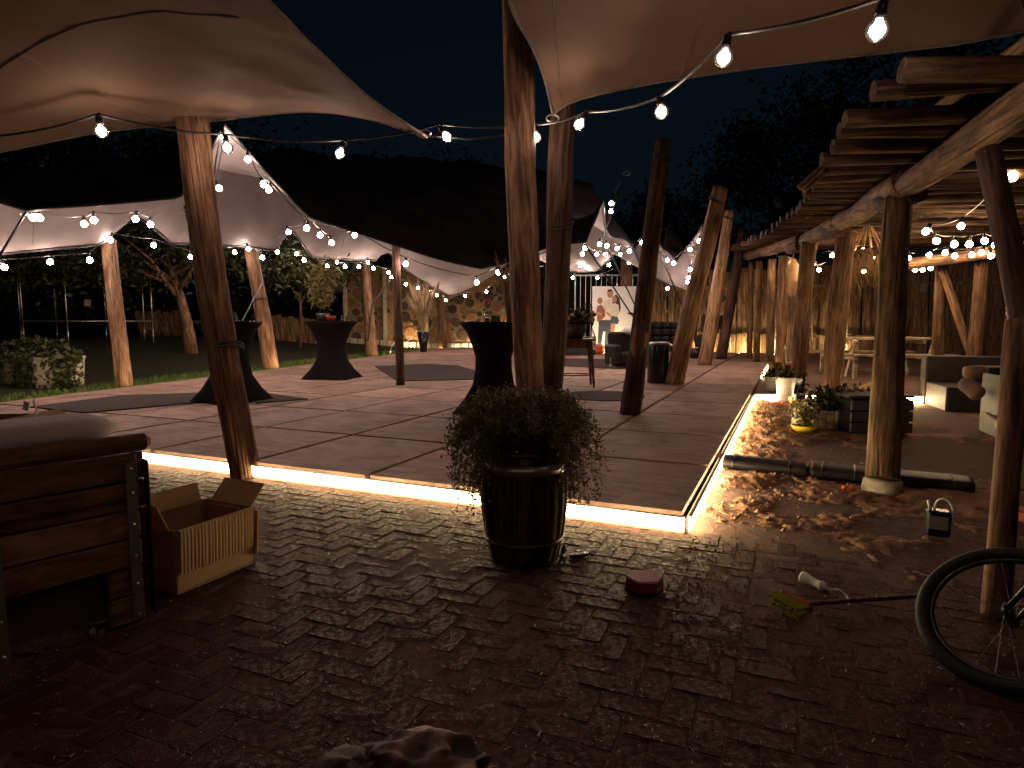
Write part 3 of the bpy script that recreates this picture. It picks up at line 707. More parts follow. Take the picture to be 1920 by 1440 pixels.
t3, seam = tent('stretch_tent', [N3, R3, F3, L3], [pin(560,292,14.5,.7), pin(660,300,15.5,.7), pin(770,303,16.5,.7), pin(880,312,17,.7), pin(980,325,17,.7), pin(1075,345,16.5,.5), pin(60,318,9.7,.5), pin(200,300,10.4,.6), pin(330,300,11.2,.5), pin(470,290,13.2,.5)], M['tent_far'], 'wide pale stretch tent spanning the far side of the deck', .27, hem=.028, folds=[(P(*t).x, t[2], 3.0, .04, 12) for t in ((421,232,9.5),(582,410,9.7),(900,503,11.4),(50,394,8.3),(842,554,25))])
seam(P(350,370,9.1), P(400,458,13.7)); seam(P(120,388,8.6), P(60,466,10.8)); seam(P(582,410,9.75), P(515,468,15.2)); seam(P(745,460,10.7), P(640,486,18.2)); seam(P(900,500,11.6), P(860,548,24.5))
F4 = [P(1205,455,14.6), P(1224,432,15.0), P(1240,466,15.3), P(1270,490,15.6)]+smooth([P(1270,490,15.6), P(1305,443,15.0), P(1318,420,14.8)])[1:]
t4, seam = tent('stretch_tent', [F4, smooth([P(1318,420,14.8), P(1308,500,16.8), P(1288,545,18.0)]), smooth([P(1288,545,18.0), P(1240,527,18.6), P(1198,504,19.2)]), smooth([P(1198,504,19.2), P(1190,470,17), P(1205,455,14.6)])], [pin(1262,430,17,.15)], M['tent_far'], 'small pale tent canopy between the two rightmost leaning deck poles', .2, hem=.024)

# ================================================================== poles
def pole(p0, p1, r0, r1, label, mat='pole', ties=(), knot=None, **k):
    p0, p1 = Vector(p0), Vector(p1); e = empty('log_pole', p0, label, 'pole', 'log poles holding up the tents')
    log('log', p0-(p1-p0).normalized()*.02, p1, r0, r1, M[mat], e, **k)
    for t in ties:
        c = p0+(p1-p0)*t; X = align(c, p1).to_3x3(); rr_ = (r0+(r1-r0)*t)*1.05
        q = MB(); ring = [c+X @ V3(math.cos(a)*rr_, math.sin(a)*rr_, .05*math.sin(a+1)) for a in np.linspace(0, 6.283, 17)]; q.tube(ring, .011, 5)
        ring = [v+V3(0,0,.028) for v in ring]; q.tube(ring, .010, 5); q.build('rope_tie', M['rope'], e)
    if knot:
        c = p0+(p1-p0)*knot; X = align(c, p1).to_3x3(); rr_ = (r0+(r1-r0)*knot)
        q = MB(); d = V3(-.2,-1,0).normalized(); up = (p1-p0).normalized(); sd = up.cross(d)
        vs = [c+d*rr_*.9+(sd*math.cos(a)*rr_*.8+up*math.sin(a)*rr_*2.2) for a in np.linspace(0,6.283,17)[:-1]]+[c+d*(rr_*1.06)+(sd*math.cos(a)*rr_*.6+up*math.sin(a)*rr_*1.9) for a in np.linspace(0,6.283,17)[:-1]]
        q.add(vs, [tuple(range(16,32))]+[(j,(j+1)%16,16+(j+1)%16,16+j) for j in range(16)]); q.build('cut_scar', M['pole'], e)
    return e
B = dict(m=36, n=70, rough=.09, crack=.22, bend=.07)
b0 = G(461,893,.0); pole(b0, P(360,222,b0.y), .115, .118, 'leaning brown log pole at the deck front left under the near tent', ties=(.36,), **B)
pole(V3(P(1003,842,5.55).x, 5.55, DZ), P(958,-40,4.9), .125, .115, 'thick cracked log pole reaching out of view behind the barrel', **B)
pole(V3(P(1022,835,5.75).x, 5.75, DZ), P(1066,185,5.45), .105, .108, 'second log pole crossing behind the barrel, leaning right', 'pole_dark', ties=(.66,), **B)
b0 = G(1181,776,DZ); pole(b0, P(1247,262,b0.y-.1), .125, .092, 'dark leaning log pole with an oval scar standing on the deck', 'pole_dark', ties=(.93,), knot=.28, **B)
b0 = G(1264,719,DZ); pole(b0, P(1350,352,b0.y), .17, .128, 'smooth orange brown log pole leaning right beside the black bin', 'pole_tan', ties=(.93,), m=24, n=40)
b0 = G(1321,684,DZ); pole(b0, P(1369,395,b0.y), .17, .13, 'rough brown log pole behind the smooth orange one', 'pole_tan', ties=(.95,), m=20, n=36)
b0 = G(1352,673,DZ); pole(b0, P(1393,428,b0.y), .16, .13, 'dark far log pole near the pergola end', 'pole_dark', m=16, n=20)
b0 = G(751,722,DZ); pole(b0, P(744,458,b0.y), .075, .07, 'slim dark straight pole in the middle of the deck', 'pole_dark', m=16, n=20)
b0 = G(233,724,0.02); pole(b0, P(203,448,b0.y), .155, .12, 'patchy log pole at the lawn edge beside the hedge tubs', 'pole', m=20, n=36, crack=.1)
b0 = G(508,691,.04); pole(b0, P(470,462,b0.y), .20, .15, 'log pole at the lawn edge between the two left cocktail tables', 'pole', ties=(.55,), m=20, n=30)
b0 = G(697,666,.06); pole(b0, P(683,487,b0.y), .21, .13, 'forked log pole at the lawn edge before the cordwood wall', 'pole', m=18, n=30)
b0 = G(828,653,DZ-.02); pole(b0, P(828,548,b0.y), .17, .16, 'short far log pole before the cordwood wall beside the pampas vase', 'pole', m=16, n=20)
pole(P(1172,640,23.2), P(1176,462,23), .22, .20, 'orange lit log pole standing behind the banner', 'pole', m=18, n=24)
pole(P(980,640,24), P(972,478,24), .16, .14, 'pale far log pole left of the big central poles', 'pole', m=16, n=20)

# guy ropes and tackle --------------------------------------------------
def rope(pts, label, r=.009, mat='rope', tens=None, name='guy_rope'):
    e = empty(name, pts[-1], label, 'rope', 'ropes tying the tents'); q = MB(); q.tube(pts, r, 6); q.build('cord', M[mat], e, True)
    if tens is not None:
        p = Vector(pts[0])+(Vector(pts[-1])-Vector(pts[0]))*tens; X = align(p, Vector(pts[-1])).to_3x3()
        q = MB(); q.box(p, (.09,.03,.16), X, ch=.01); q.box(p, (.16,.03,.05), X, ch=.01); q.build('tensioner', M['blackplastic'], e)
    return e
rope([P(1097,458,12.5), G(1236,668,DZ+.005)], 'guy rope with a black tensioner from tent corner past the banner', .02, tens=.5)
rope([P(1137,460,14), G(1232,660,DZ+.005)], 'guy rope in front of the banner ending behind the dark pole', .02)
rope([P(1240,480,15.3), G(1318,668,DZ+.005)], 'guy rope crossing the smooth orange pole', .02, tens=.62)
rope([P(50,396,8.3), P(0,478,8.4), P(-60,590,8.4)], 'guy rope from the far tent edge at the left frame side', .016)
rope([P(346,385,9.0), P(362,472,9.4), P(371,520,9.5)], 'short rope hanging behind the front left log pole', .014)
rope([P(735,520,20), P(697,572,18.6), P(690,640,18.4)], 'rope strapped from tent to the forked log pole', .022)
rope([P(800,255,5.0), P(880,262,5.15), P(965,250,5.3)], 'rope from the near left tent tip to the central poles', .008)
rope([P(492,530,13.6), P(455,600,11.5), P(441,624,10.5)], 'rope from the lawn edge pole down behind the front pole', .014)
rope([P(1172,328,13.3), P(1147,400,13.6), P(1130,445,13.8)], 'thin rope hanging from the far tent peak', .014)
rope([P(1265,395,8.0), P(1252,430,7.9), P(1243,470,7.9)], 'frayed rope tied on the dark scarred pole', .008)
rope([P(421,232,9.5), P(412,262,9.5), P(405,300,9.4), P(400,345,9.3)], 'rope tackle below the far tent peak', .012)
def carabiner(p, label, s=.05):
    q = MB(); pts = [Vector(p)+V3(math.cos(a)*s, 0, math.sin(a)*s*.55) for a in np.linspace(0,6.283,15)]; q.tube(pts, s*.13, 6); o = q.build('carabiner', M['steel'], smooth=True); tag(o, label, 'carabiner', 'steel carabiners on the tents')
carabiner(P(795,250,5.0), 'steel carabiner at the tip of the near left tent'); carabiner(P(1036,222,5.2), 'steel carabiner at the tip of the near right tent')
carabiner(P(1175,325,13.3), 'steel carabiner at the far tent peak', .07); carabiner(P(345,398,9.0), 'steel carabiner on the far tent edge by the front pole', .05); carabiner(P(45,402,8.3), 'steel carabiner on the far tent edge at the left', .05)

# ================================================================== string lights
def bulb_mesh(r, mat, nm):
    q = MB(); prof = [(.36,1.25),(.42,.95)]+[(math.sin(t), math.cos(t)) for t in np.linspace(.55, 3.0, 7)]; prof.append((.02,-1.0)); q.lathe((0,0,0), [(a*r, z*r) for a, z in prof[::-1]], 12)
    return raw(nm, q.v, q.f, mat, True)
def sock_mesh(r):
    q = MB(); q.lathe((0,0,0), [(.5*r,1.05*r),(.55*r,1.5*r),(.5*r,2.5*r),(.34*r,2.8*r)], 10); q.tube([V3(-.5*r,0,2.7*r), V3(.5*r,0,2.7*r)], .33*r, 6); return raw('socket', q.v, q.f, M['blackplastic'], True)
BM = {}
m, nt, b = nodes('clear_bulb_glass'); M['globe'] = m
tp_ = N(nt, 'ShaderNodeBsdfTransparent'); tp_.inputs[0].default_value = (1,.96,.92,1); gl = N(nt, 'ShaderNodeBsdfGlossy'); gl.inputs['Roughness'].default_value = .08; fr = N(nt, 'ShaderNodeFresnel'); fr.inputs[0].default_value = 1.45; ms = N(nt, 'ShaderNodeMixShader')
nt.links.new(fr.outputs[0], ms.inputs[0]); nt.links.new(tp_.outputs[0], ms.inputs[1]); nt.links.new(gl.outputs[0], ms.inputs[2]); nt.links.new(ms.outputs[0], nt.nodes['Material Output'].inputs['Surface'])
GLOBE = bulb_mesh(.042, M['globe'], 'glass_globe')
def string_light(label, bulbs, ends=(), sag=.03, r=.041, mat='bulb', cr=.008, tilt=.25):
    """bulbs: (px,py,d); ends: extra cable points before and after"""
    key = (r, mat)
    if key not in BM: BM[key] = (bulb_mesh(r, M[mat], 'bulb'), sock_mesh(r))
    bm_, sm = BM[key]; B_ = [P(*t) if len(t) == 3 and isinstance(t, tuple) else Vector(t) for t in bulbs]
    e = empty('string_light', B_[0], label, 'string light', 'strings of bulbs')
    tops = []
    for p in B_:
        Mx = Matrix.Translation(p) @ Matrix.Rotation(random.gauss(0,tilt), 4, 'Y') @ Matrix.Rotation(random.gauss(0,tilt*.7), 4, 'X') @ Matrix.Rotation(random.random()*3, 4, 'Z')
        s = put('socket', sm, Mx, e)
        if mat == 'bulb_near': put('bulb', bm_, Mx @ Matrix.Scale(.72, 4), s); put('glass_globe', GLOBE, Mx, s)
        else: put('bulb', bm_, Mx, s)
        tops.append(Mx @ V3(0,0,2.85*r))
    pts = list(ends[0]) if ends else []; pts += tops; pts += list(ends[1]) if ends else []
    full = []
    for i in range(len(pts)-1):
        a, c = Vector(pts[i]), Vector(pts[i+1]); L = (c-a).length
        for k in range(6):
            t = k/6; full.append(a+(c-a)*t-V3(0,0,4*t*(1-t)*sag*min(1.5, L)))
    full.append(Vector(pts[-1])); q = MB(); q.tube(full, cr, 5); q.build('cable', M['cable'], e, True)
    return e
string_light('string of large warm bulbs crossing the whole view in the foreground',
    [(1645,57,2.55),(1357,108,3.0),(1240,210,3.75),(1086,233,4.5),(1005,258,5.1),(838,257,5.0),(637,288,4.95),(426,277,4.8),(190,246,4.25)],
    ([P(1760,-20,2.3)], [P(0,255,4.2), P(-120,240,4.1)]), .03, .038, 'bulb_near', .009, .35)
string_light('added warm bulb string out of view behind the viewer under the near tents', [V3(-2.2,-.7,2.3), V3(-.9,-.9,2.2), V3(.5,-1.0,2.2), V3(1.7,-1.1,2.25)],
    ([V3(-4.5,1,2.8)], [V3(4.3,1,2.9)]), .05, .038, 'bulb_near', .009)  # unseen string added to light the foreground
string_light('bulb string falling along the far tent ridge to its low corner', [(419,256,9.4),(465,299,9.4),(494,346,9.4),(504,356,9.45),(575,428,9.6),(541,435,12)], ([P(421,236,9.45)], [P(520,445,13)]), .03)
string_light('bulb string under the left edge of the far tent', [(62,408,8.4),(74,409,8.4),(158,420,9.2),(176,413,9.0),(254,411,9.2),(282,421,9.6),(356,352,9.2),(411,353,9.3)], ([P(-40,345,8)], [P(418,262,9.4)]), .06)
string_light('bulb string along the tent back edge above the hedge tubs', [(-20,505,10.2),(8,501,10.4),(94,491,10.9),(168,488,11.2),(207,450,11.4),(288,460,12.6),(358,482,13.2),(466,467,14.4),(492,483,15),(570,488,16.6),(614,499,17.3),(647,500,18.2),(673,500,18.9),(700,503,19.5),(729,511,20.6),(734,520,20.8),(761,533,21.4),(784,540,22),(803,546,22.8),(819,553,23.6),(836,563,24.4)],
    ([P(-120,490,9.8)], [P(842,556,24.8)]), .02, .046)
string_light('bulb string along the low front edge of the far tent', [(600,441,10.6),(622,455,10.4),(665,441,11.4),(761,495,11),(894,530,11.6),(934,511,12),(961,490,13),(973,498,13.4),(1059,468,13.6),(1059,484,14),(1092,476,14)], ([P(584,412,9.75)], [P(1100,460,12.7)]), .03)
string_light('bulb string before the log end wall behind the right cocktail table', [(872,555,23.8),(912,547,23),(946,520,21),(1074,521,20.4),(1120,521,20)], ([P(842,556,24.8)], [P(1150,505,19.5)]), .02, .042)
string_light('bulb string across the tents above the banner', [(1097,465,13),(1119,477,16),(1135,477,16.5),(1163,477,17),(1179,493,18.6),(1252,541,17.8)], ([P(1098,455,12.7)], [P(1288,545,17.9)]), .02, .04)
string_light('bulb string hanging from the right far tent edge', [(1124,458,13.6),(1138,461,13.8),(1157,466,14.2),(1180,471,14.6),(1204,455,14.7),(1251,488,15.2),(1263,494,15.3),(1294,468,15),(1311,452,14.8)], ([P(1130,445,13.8)], [P(1316,430,14.7)]), .04)
string_light('two bulbs hanging by the far tent peak', [(1146,381,13.6),(1146,396,13.6)], ([P(1165,335,13.4)], [P(1133,440,13.8)]), .02)
string_light('bulb string dropping beside the smooth orange pole', [(1294,505,16.4),(1291,520,16.8),(1289,529,17.2)], ([P(1300,480,15.8)], [P(1288,543,17.9)]), .02)
PB = dict(sag=.04, r=.042, mat='bulb_amber')
string_light('bulb string under the pergola roof above the wicker sofa', [(1898,331,5.6),(1802,424,8.8),(1736,434,8.2),(1756,452,8.6),(1789,458,8.9),(1817,458,9),(1846,452,9),(1866,459,9.1),(1876,461,9.2)], ([P(1935,300,5.2)], [P(1900,470,9.4)]), **PB)
string_light('bulb string in the back of the pergola right of the picnic table', [(1742,478,11.5),(1753,488,11.8),(1745,503,12.6),(1730,506,12.8),(1716,506,13),(1709,499,13)], ([P(1760,462,11)], [P(1700,492,13)]), **PB)
string_light('bulb string around the jute chandelier under the pergola', [(1597,475,11.5),(1618,470,11.5),(1661,475,11.5),(1620,509,13)], ([P(1580,466,11.5)], [P(1600,480,13.5)]), **PB)
string_light('bulb string at the far end of the pergola by the woven lantern', [(1468,490,15),(1483,492,15),(1485,501,15),(1478,503,15.2),(1525,496,14.5),(1536,506,14.5)], ([P(1455,480,15)], [P(1550,490,14)]), **PB)

string_light('extra bulb string deep inside the left half of the far tent', [(440,473,15.5),(478,476,16.2),(520,473,16.6),(556,476,17),(598,480,17.6),(632,492,18.4),(690,492,19)], ([P(415,462,15)], [P(704,490,19.6)]), .03, .045)
string_light('extra bulb string between the central poles and the bar gate', [(985,500,21),(1008,506,21.5),(1030,503,21),(1048,500,20.5),(1088,498,20),(1104,503,20),(1142,497,19.5)], ([P(968,494,22)], [P(1160,480,19.3)]), .03, .045)
string_light('bulb string across the middle of the pergola roof', [(1560,479,13),(1580,486,13),(1640,482,12.5),(1652,488,12.5),(1694,478,12),(1704,484,12)], ([P(1540,474,13.4)], [P(1716,474,11.8)]), **PB)
string_light('bulb string at the back right under the pergola', [(1772,474,10.8),(1790,480,10.8),(1822,478,10.6),(1840,474,10.4),(1858,480,10.2)], ([P(1756,468,11)], [P(1880,470,10)]), **PB)
# ================================================================== pergola
pg = empty('log_pergola', G(1655,905,0.02), 'log pergola with round rafters on a long beam over the sand', 'pergola')
bpts = [V3(1.95,1.75,2.20), P(1930,190,2.85), P(1688,372,5.25)+V3(0,0,.07), P(1572,433,9.4)+V3(0,0,.1), P(1503,462,12.0)+V3(0,0,.1), P(1455,476,14.6)+V3(0,0,.1), P(1400,487,18.5)+V3(0,0,.1)]
def on_beam(y):
    for a, c in zip(bpts[1:], bpts[2:]):
        if y <= c.y or c is bpts[-1]: return a+(c-a)*((y-a.y)/(c.y-a.y))
log('beam', bpts[0], bpts[2]+(bpts[2]-bpts[1]).normalized()*.12, .10, .09, M['pergola'], pg, m=20, n=30, bend=.05)
log('beam', bpts[2]-V3(.1,.24,-.02), bpts[3]+V3(.06,.15,0), .105, .12, M['pergola'], pg, m=20, n=26, bend=.05)
log('beam', bpts[3]-V3(.08,.2,0), bpts[4]+V3(.05,.15,0), .12, .12, M['pergola'], pg, m=16, n=16)
log('beam', bpts[4]-V3(.08,.2,0), bpts[6], .12, .12, M['pergola'], pg, m=16, n=20)
y = 2.95; k = 0
RD = V3(.985,-.12,0).normalized()
while y < 18.3:
    c = on_beam(y); c = c+V3(0,0,.19); off = .55+.1*random.random() if k else .5
    a = c-RD*off+V3(0,0,random.gauss(0,.012)); L = (4.2 if y < 6 else 5.5)
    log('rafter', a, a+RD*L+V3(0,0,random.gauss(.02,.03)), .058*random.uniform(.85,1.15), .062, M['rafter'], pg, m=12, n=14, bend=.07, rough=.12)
    y += .36 + .08*random.random() + (.04 if y > 8 else 0); k += 1
for off in (.35, .75, 1.2, 1.65, 2.15, 2.7, 3.3):
    p0, p1 = on_beam(2.9)+RD*(off-.3)+V3(0,0,.30), on_beam(17)+RD*(off-.1)+V3(0,0,.30)
    log('purlin', p0, p1, .035, .03, M['board'], pg, m=8, n=10, bend=.1)
def post(px, py, y2, r, z0=0, top=None, mat='pergola'):
    b_ = G(px, py, z0); t = top or V3(on_beam(b_.y).x, b_.y, on_beam(b_.y).z-.06); return log('post', b_, t, r*1.05, r, M[mat], pg, m=22, n=36, rough=.1, crack=.08), b_
pb = G(1655,898,.10); log('post', pb, bpts[2]-V3(0,0,.08), .112, .098, M['pergola'], pg, m=30, n=50, rough=.10, crack=.16, bend=.06)
q = MB(); q.lathe(pb-V3(0,0,.16), [(.13,0),(.135,.10),(.128,.15),(.11,.165)], 18); q.build('concrete_foot', M['concrete'], pg, True)
b2 = G(1556,752,.02); log('post', b2, V3(b2.x+.12, b2.y, bpts[3].z-.1), .15, .14, M['pergola'], pg, m=22, n=30, rough=.1)
b3 = G(1497,722,.1); log('post', b3, V3(b3.x+.05, b3.y, bpts[4].z-.1), .135, .13, M['pergola'], pg, m=18, n=24)
for px, py, tx, ty, r in ((1463,694,1470,480,.11),(1443,686,1447,486,.10),(1418,678,1424,490,.09),(1405,672,1408,492,.08),(1482,690,1488,485,.10)):
    a = G(px,py,DZ); log('post', a, P(tx,ty,a.y), r, r*.95, M['pergola'], pg, m=14, n=18)
a = P(1500,575,12.0); log('brace', a, P(1524,450,12.0), .11, .11, M['pergola'], pg, m=14, n=12)
# cross heads: round log ends resting on the posts
for c, r, L in ((P(1706,369,5.25), .075, .42), (P(1577,428,9.4), .12, .5), (P(1500,462,12), .11, .5)):
    log('cross_head', c-RD*.05-V3(-.02,.16,.0), c+V3(.02,.45,.02), r, r, M['pole_dark'], pg, m=16, n=5)
# near thin post and brace at the right edge
a = G(1866,1158,0); log('post', a, P(1916,600,2.80), .052, .05, M['pergola'], pg, m=18, n=36, bend=.06, rough=.14)
log('brace', P(1853,282,3.15), P(1921,640,2.82), .052, .055, M['pole_dark'], pg, m=16, n=16)
# inner row of posts, beam and braces at the back right
ib0, ib1 = P(1690,497,12.6), P(1960,458,9.6)
log('beam', ib0, ib1, .11, .1, M['pergola'], pg, m=16, n=16)
for px, py, d, tx, ty, r in ((1757,690,12.2,1766,500,.11),(1824,672,11.2,1842,492,.12),(1675,690,13,1682,500,.1)):
    a = P(px,py,d); a.z = DZ; log('post', a, P(tx,ty,d), r, r*.9, M['pergola'], pg, m=14, n=18)
log('brace', P(1768,508,12), P(1822,668,11.4), .07, .07, M['pergola'], pg, m=10, n=10)
for (x0,y0,x1,y1,d) in ((1498,352,1560,296,5.2),(1506,358,1552,318,5.25)):
    log('offcut', P(x0,y0,d), P(x1,y1,d), .022, .02, M['board'], pg, m=8, n=5)
# ================================================================== foreground objects
# barrel planter ---------------------------------------------------------
BC = V3(P(983,900,3.3).x, 3.3, 0)
br = empty('barrel', BC, 'old dark oak barrel standing on the paving in front of the poles', 'barrel')
def brad(z): t = z/.60; return .168+.052*math.sin(min(1, max(0, t))*math.pi*.82+.12)+.004
NS = 18
for k in range(NS):
    a0, a1 = 2*math.pi*k/NS+.012, 2*math.pi*(k+1)/NS-.012; off = random.uniform(-.004,.004)
    broken = k in (9, 10)
    zs = np.linspace(0, .60 if not broken else .52, 9); vs = []
    for z in zs:
        r_ = brad(z)+off+(.02*(z/.5)**2 if broken else 0)
        for a, rr_ in ((a0, r_), ((a0+a1)/2, r_+.003), (a1, r_), (a1, r_-.02), (a0, r_-.02)): vs.append(BC+V3(math.cos(a)*rr_, math.sin(a)*rr_, z+(.05*nz(k,z*9) if broken and z > .45 else 0)))
    fs = [(i*5+j, i*5+(j+1)%5, i*5+5+(j+1)%5, i*5+5+j) for i in range(8) for j in range(5)]+[(4,3,2,1,0), (40,41,42,43,44)]
    q = MB(); q.add(vs, fs); q.build('stave', M['barrel'], br, True)
for z, h, mt in ((.48,.05,'steel'), (.57,.022,'darksteel'), (.10,.03,'darksteel')):
    r0, r1 = brad(z)+.006, brad(z+h)+.006; q = MB(); q.lathe(BC+V3(0,0,z), [(r0-.004,0),(r0,0),(r1,h),(r1-.004,h)], 40, cap=False); q.build('hoop', M[mt], br, True)
q = MB(); q.lathe(BC+V3(0,0,.0), [(.145,.01)]+[(brad(z)-.024, z) for z in (.1,.2,.3,.4,.5)]+[(brad(.52)-.024,.53)], 24); q.build('liner', M['soil'], br)  # added dark drum that stops light leaking between the staves
# basket and trailing plant
bk = empty('planter_basket', BC+V3(0,0,.531), 'dark woven basket sitting in the top of the barrel', 'basket')
q = MB(); q.lathe(BC+V3(0,0,.531), [(.15,0),(.165,.06),(.172,.16),(.16,.165),(.15,.12)], 28); q.build('shell', M['wicker_dark'], bk, True)
for k in range(9):
    z = .545+k*.018; r_ = .156+.011*min(1, k/5); q = MB(); q.tube([BC+V3(math.cos(a)*r_*1.02, math.sin(a)*r_*1.02, z+.004*math.sin(a*14+k*3.1)) for a in np.linspace(0,6.283,57)], .009, 5); q.build('woven_strand', M['wicker_dark'], bk, True)
tp = empty('trailing_plant', BC+V3(0,0,.64), 'bushy trailing plant spilling over the basket on the barrel', 'plant')
rng = np.random.default_rng(21); q = MB(); lp = []
for k in range(620):
    a = rng.random()*6.283; r0 = rng.random()**.5*.13; reach = (.08+.2*rng.random()**1.3)*(.75+.25*abs(math.cos(a))); drop = (rng.random()**1.3)*.46*(.35+.65*abs(math.cos(a)))
    if abs(math.cos(a)) < .5 and math.sin(a) < 0: drop *= .25; reach *= .75
    p0 = BC+V3(math.cos(a)*r0, math.sin(a)*r0, .68); up = .05+.15*rng.random()
    p1 = p0+V3(math.cos(a)*reach*.55, math.sin(a)*reach*.55, up); p2 = p0+V3(math.cos(a)*reach, math.sin(a)*reach, up*.6-drop*.5); p3 = p2+V3(math.cos(a)*.03, math.sin(a)*.03, -drop*.6)
    pts = smooth([p0,p1,p2,p3], 3); q.tube(pts, .0013, 3)
    for i, p in enumerate(pts[2:]):
        for _ in range(8): lp.append(tuple(p+V3(*rng.normal(size=3)*.016)))
q.build('stems', M['leaf_trail'], tp); leafobj('foliage', lp, .016, M['leaf_trail'], rng, tp, aspect=.65)
# small clutter by the barrel
q = MB(); c = G(1082,1045,.0); q.box(c+V3(0,0,.012), (.09,.03,.02), Matrix.Rotation(.2,3,'Z'), ch=.004); q.box(c+V3(.05,.012,.014), (.02,.035,.018), ch=.003)
tag(q.build('hose_clip', M['blackplastic']), 'small black clip lying right of the barrel', 'clip')
c = G(1054,1055,0); lf = leafobj('green_leaf', [tuple(c+V3(.0,.0,.005+.01*k)) for k in range(7)], .05, M['grass'], np.random.default_rng(4), org=c); tag(lf, 'bright green leafy weed at the foot of the barrel', 'weed')

# pallet crate at the left ---------------------------------------------
C0 = G(276,1162,0); cd = V3(-.64,-.768,0).normalized(); cb = V3(-.768,.64,0).normalized()   # along the front to the left, and back
cr = empty('pallet_crate', C0, 'weathered wooden pallet box with steel corner straps at the left edge', 'crate')
Xc = Matrix((cd, cb, V3(0,0,1))).transposed()
hh = .118; CL = 1.3
for k in range(6):
    z = .005+hh*k
    segs = [(0,CL)] if k >= 2 else [(0,.135),(.82,CL)]
    for s0, s1 in segs:
        if k == 5: pass
        q = MB(); q.box(C0+cd*((s0+s1)/2)+cb*.016+V3(0,0,z+hh/2), (s1-s0-.004, .032, hh-.007), Xc, ch=.006)
        for v in q.v: v += cb*.004*nz(v.x*6, v.y*6, v.z*8+k)
        q.build('plank', M['crate'], cr, rot=Xc)
    q = MB(); q.box(C0+cb*.41-cd*.018+V3(0,0,z+hh/2), (.03, .76, hh-.007), Xc, ch=.006); q.build('plank', M['crate'], cr)
q = MB(); q.box(C0+cd*.62+cb*.3+V3(0,0,.70), (1.28,.56,.02), Xc); q.build('lid_board', M['crate'], cr)
q = MB(); q.box(C0+cd*.64+cb*.12+V3(0,0,.33), (1.2,.02,.62), Xc); q.build('inner_panel', M['soil'], cr)  # added dark backing that blocks light behind the low opening
q = MB(); pts = [C0-cd*.06+cb*.03+V3(0,0,.745), C0+cd*CL+cb*.03+V3(0,0,.745)]; q.box((pts[0]+pts[1])/2+V3(0,0,.005), ((pts[1]-pts[0]).length, .075, .07), Xc, ch=.024); q.build('rail', M['crate'], cr, rot=Xc)
for s in (.02, .47):
    e_ = MB(); e_.box(C0+cd*(s+.012)-cb*.005+V3(0,0,.345), (.038,.005,.66), Xc); st = e_.build('steel_strap', M['strap'], cr)
    for z in (.04,.17,.29,.42,.55,.65):
        q = MB(); c = C0+cd*(s+.012)-cb*.009+V3(0,0,z); q.lathe(c, [(.008,-.003),(.007,.003),(.003,.005)], 8, M=Matrix((cd, V3(0,0,1), -cb)).transposed()); q.build('bolt', M['steel'], st, True)
q = MB(); q.box(C0-cd*.036+cb*.02+V3(0,0,.345), (.005,.045,.66), Xc); q.build('steel_strap', M['darksteel'], cr)
# pillow
pc = C0+cd*.55+cb*.24+V3(0,0,.735)
q = MB(); n_, m_ = 26, 14; vs = []
for i in range(n_+1):
    for j in range(m_):
        t = i/n_; a = 2*math.pi*j/m_; e1 = (1-abs(2*t-1)**16)**.5 if 0 < t < 1 else .0; x = (t-.5)*1.05
        ry, rz = .17*max(.7,e1), .046*max(.5,e1); k_ = 1+.06*nz(x*5, a)
        vs.append(pc+cd*x+cb*(math.copysign(abs(math.cos(a))**.4, math.cos(a))*ry*k_)+V3(0,0,.075+math.copysign(abs(math.sin(a))**.5, math.sin(a))*rz*k_))
q.add(vs, [(i*m_+j, i*m_+(j+1)%m_, (i+1)*m_+(j+1)%m_, (i+1)*m_+j) for i in range(n_) for j in range(m_)]+[tuple(range(m_-1,-1,-1)), tuple(range(n_*m_,n_*m_+m_))])
tag(q.build('seat_cushion', M['cushion'], smooth=True), 'long pale grey cushion lying on top of the pallet crate', 'cushion')
# brown box behind the pillow, with a bright wrapper
c = P(-20,800,3.4); c.z = .0
bb = empty('cardboard_box', c, 'brown cardboard box half hidden behind the grey cushion', 'box')
for dx, dy, sx, sy in ((0,-.2,.5,.006),(0,.2,.5,.006),(-.25,0,.006,.4),(.25,0,.006,.4)):
    q = MB(); q.box(c+V3(dx,dy,.36), (sx,sy,.72)); q.build('side_panel', M['card_dark'], bb)
q = MB(); q.box(c+V3(.33,0,.70), (.2,.38,.006), Matrix.Rotation(.5,3,'Y')); q.build('flap', M['card_dark'], bb)
q = MB(); c = P(65,783,3.0); q.tube([c, c+V3(.012,0,.04), c+V3(.0,0,.075), c+V3(.004,0,.09)], .004, 5); q.box(c+V3(-.035,0,.055), (.028,.006,.04), Matrix.Rotation(.3,3,'Y'))
tag(q.build('plastic_wrapper', M['whiteplastic']), 'crinkled shiny wrapper sticking up behind the grey cushion', 'wrapper')
c = G(177,1191,0); q = MB()
for k in range(7): q.blob(c+V3(random.uniform(-.03,.03), random.uniform(-.01,.02), .01), (.008,.006,.012), 6, 4, .3, seed=k)
tag(q.build('foil_scrap', M['steel']), 'small crumpled foil scrap under the pallet crate', 'scrap')

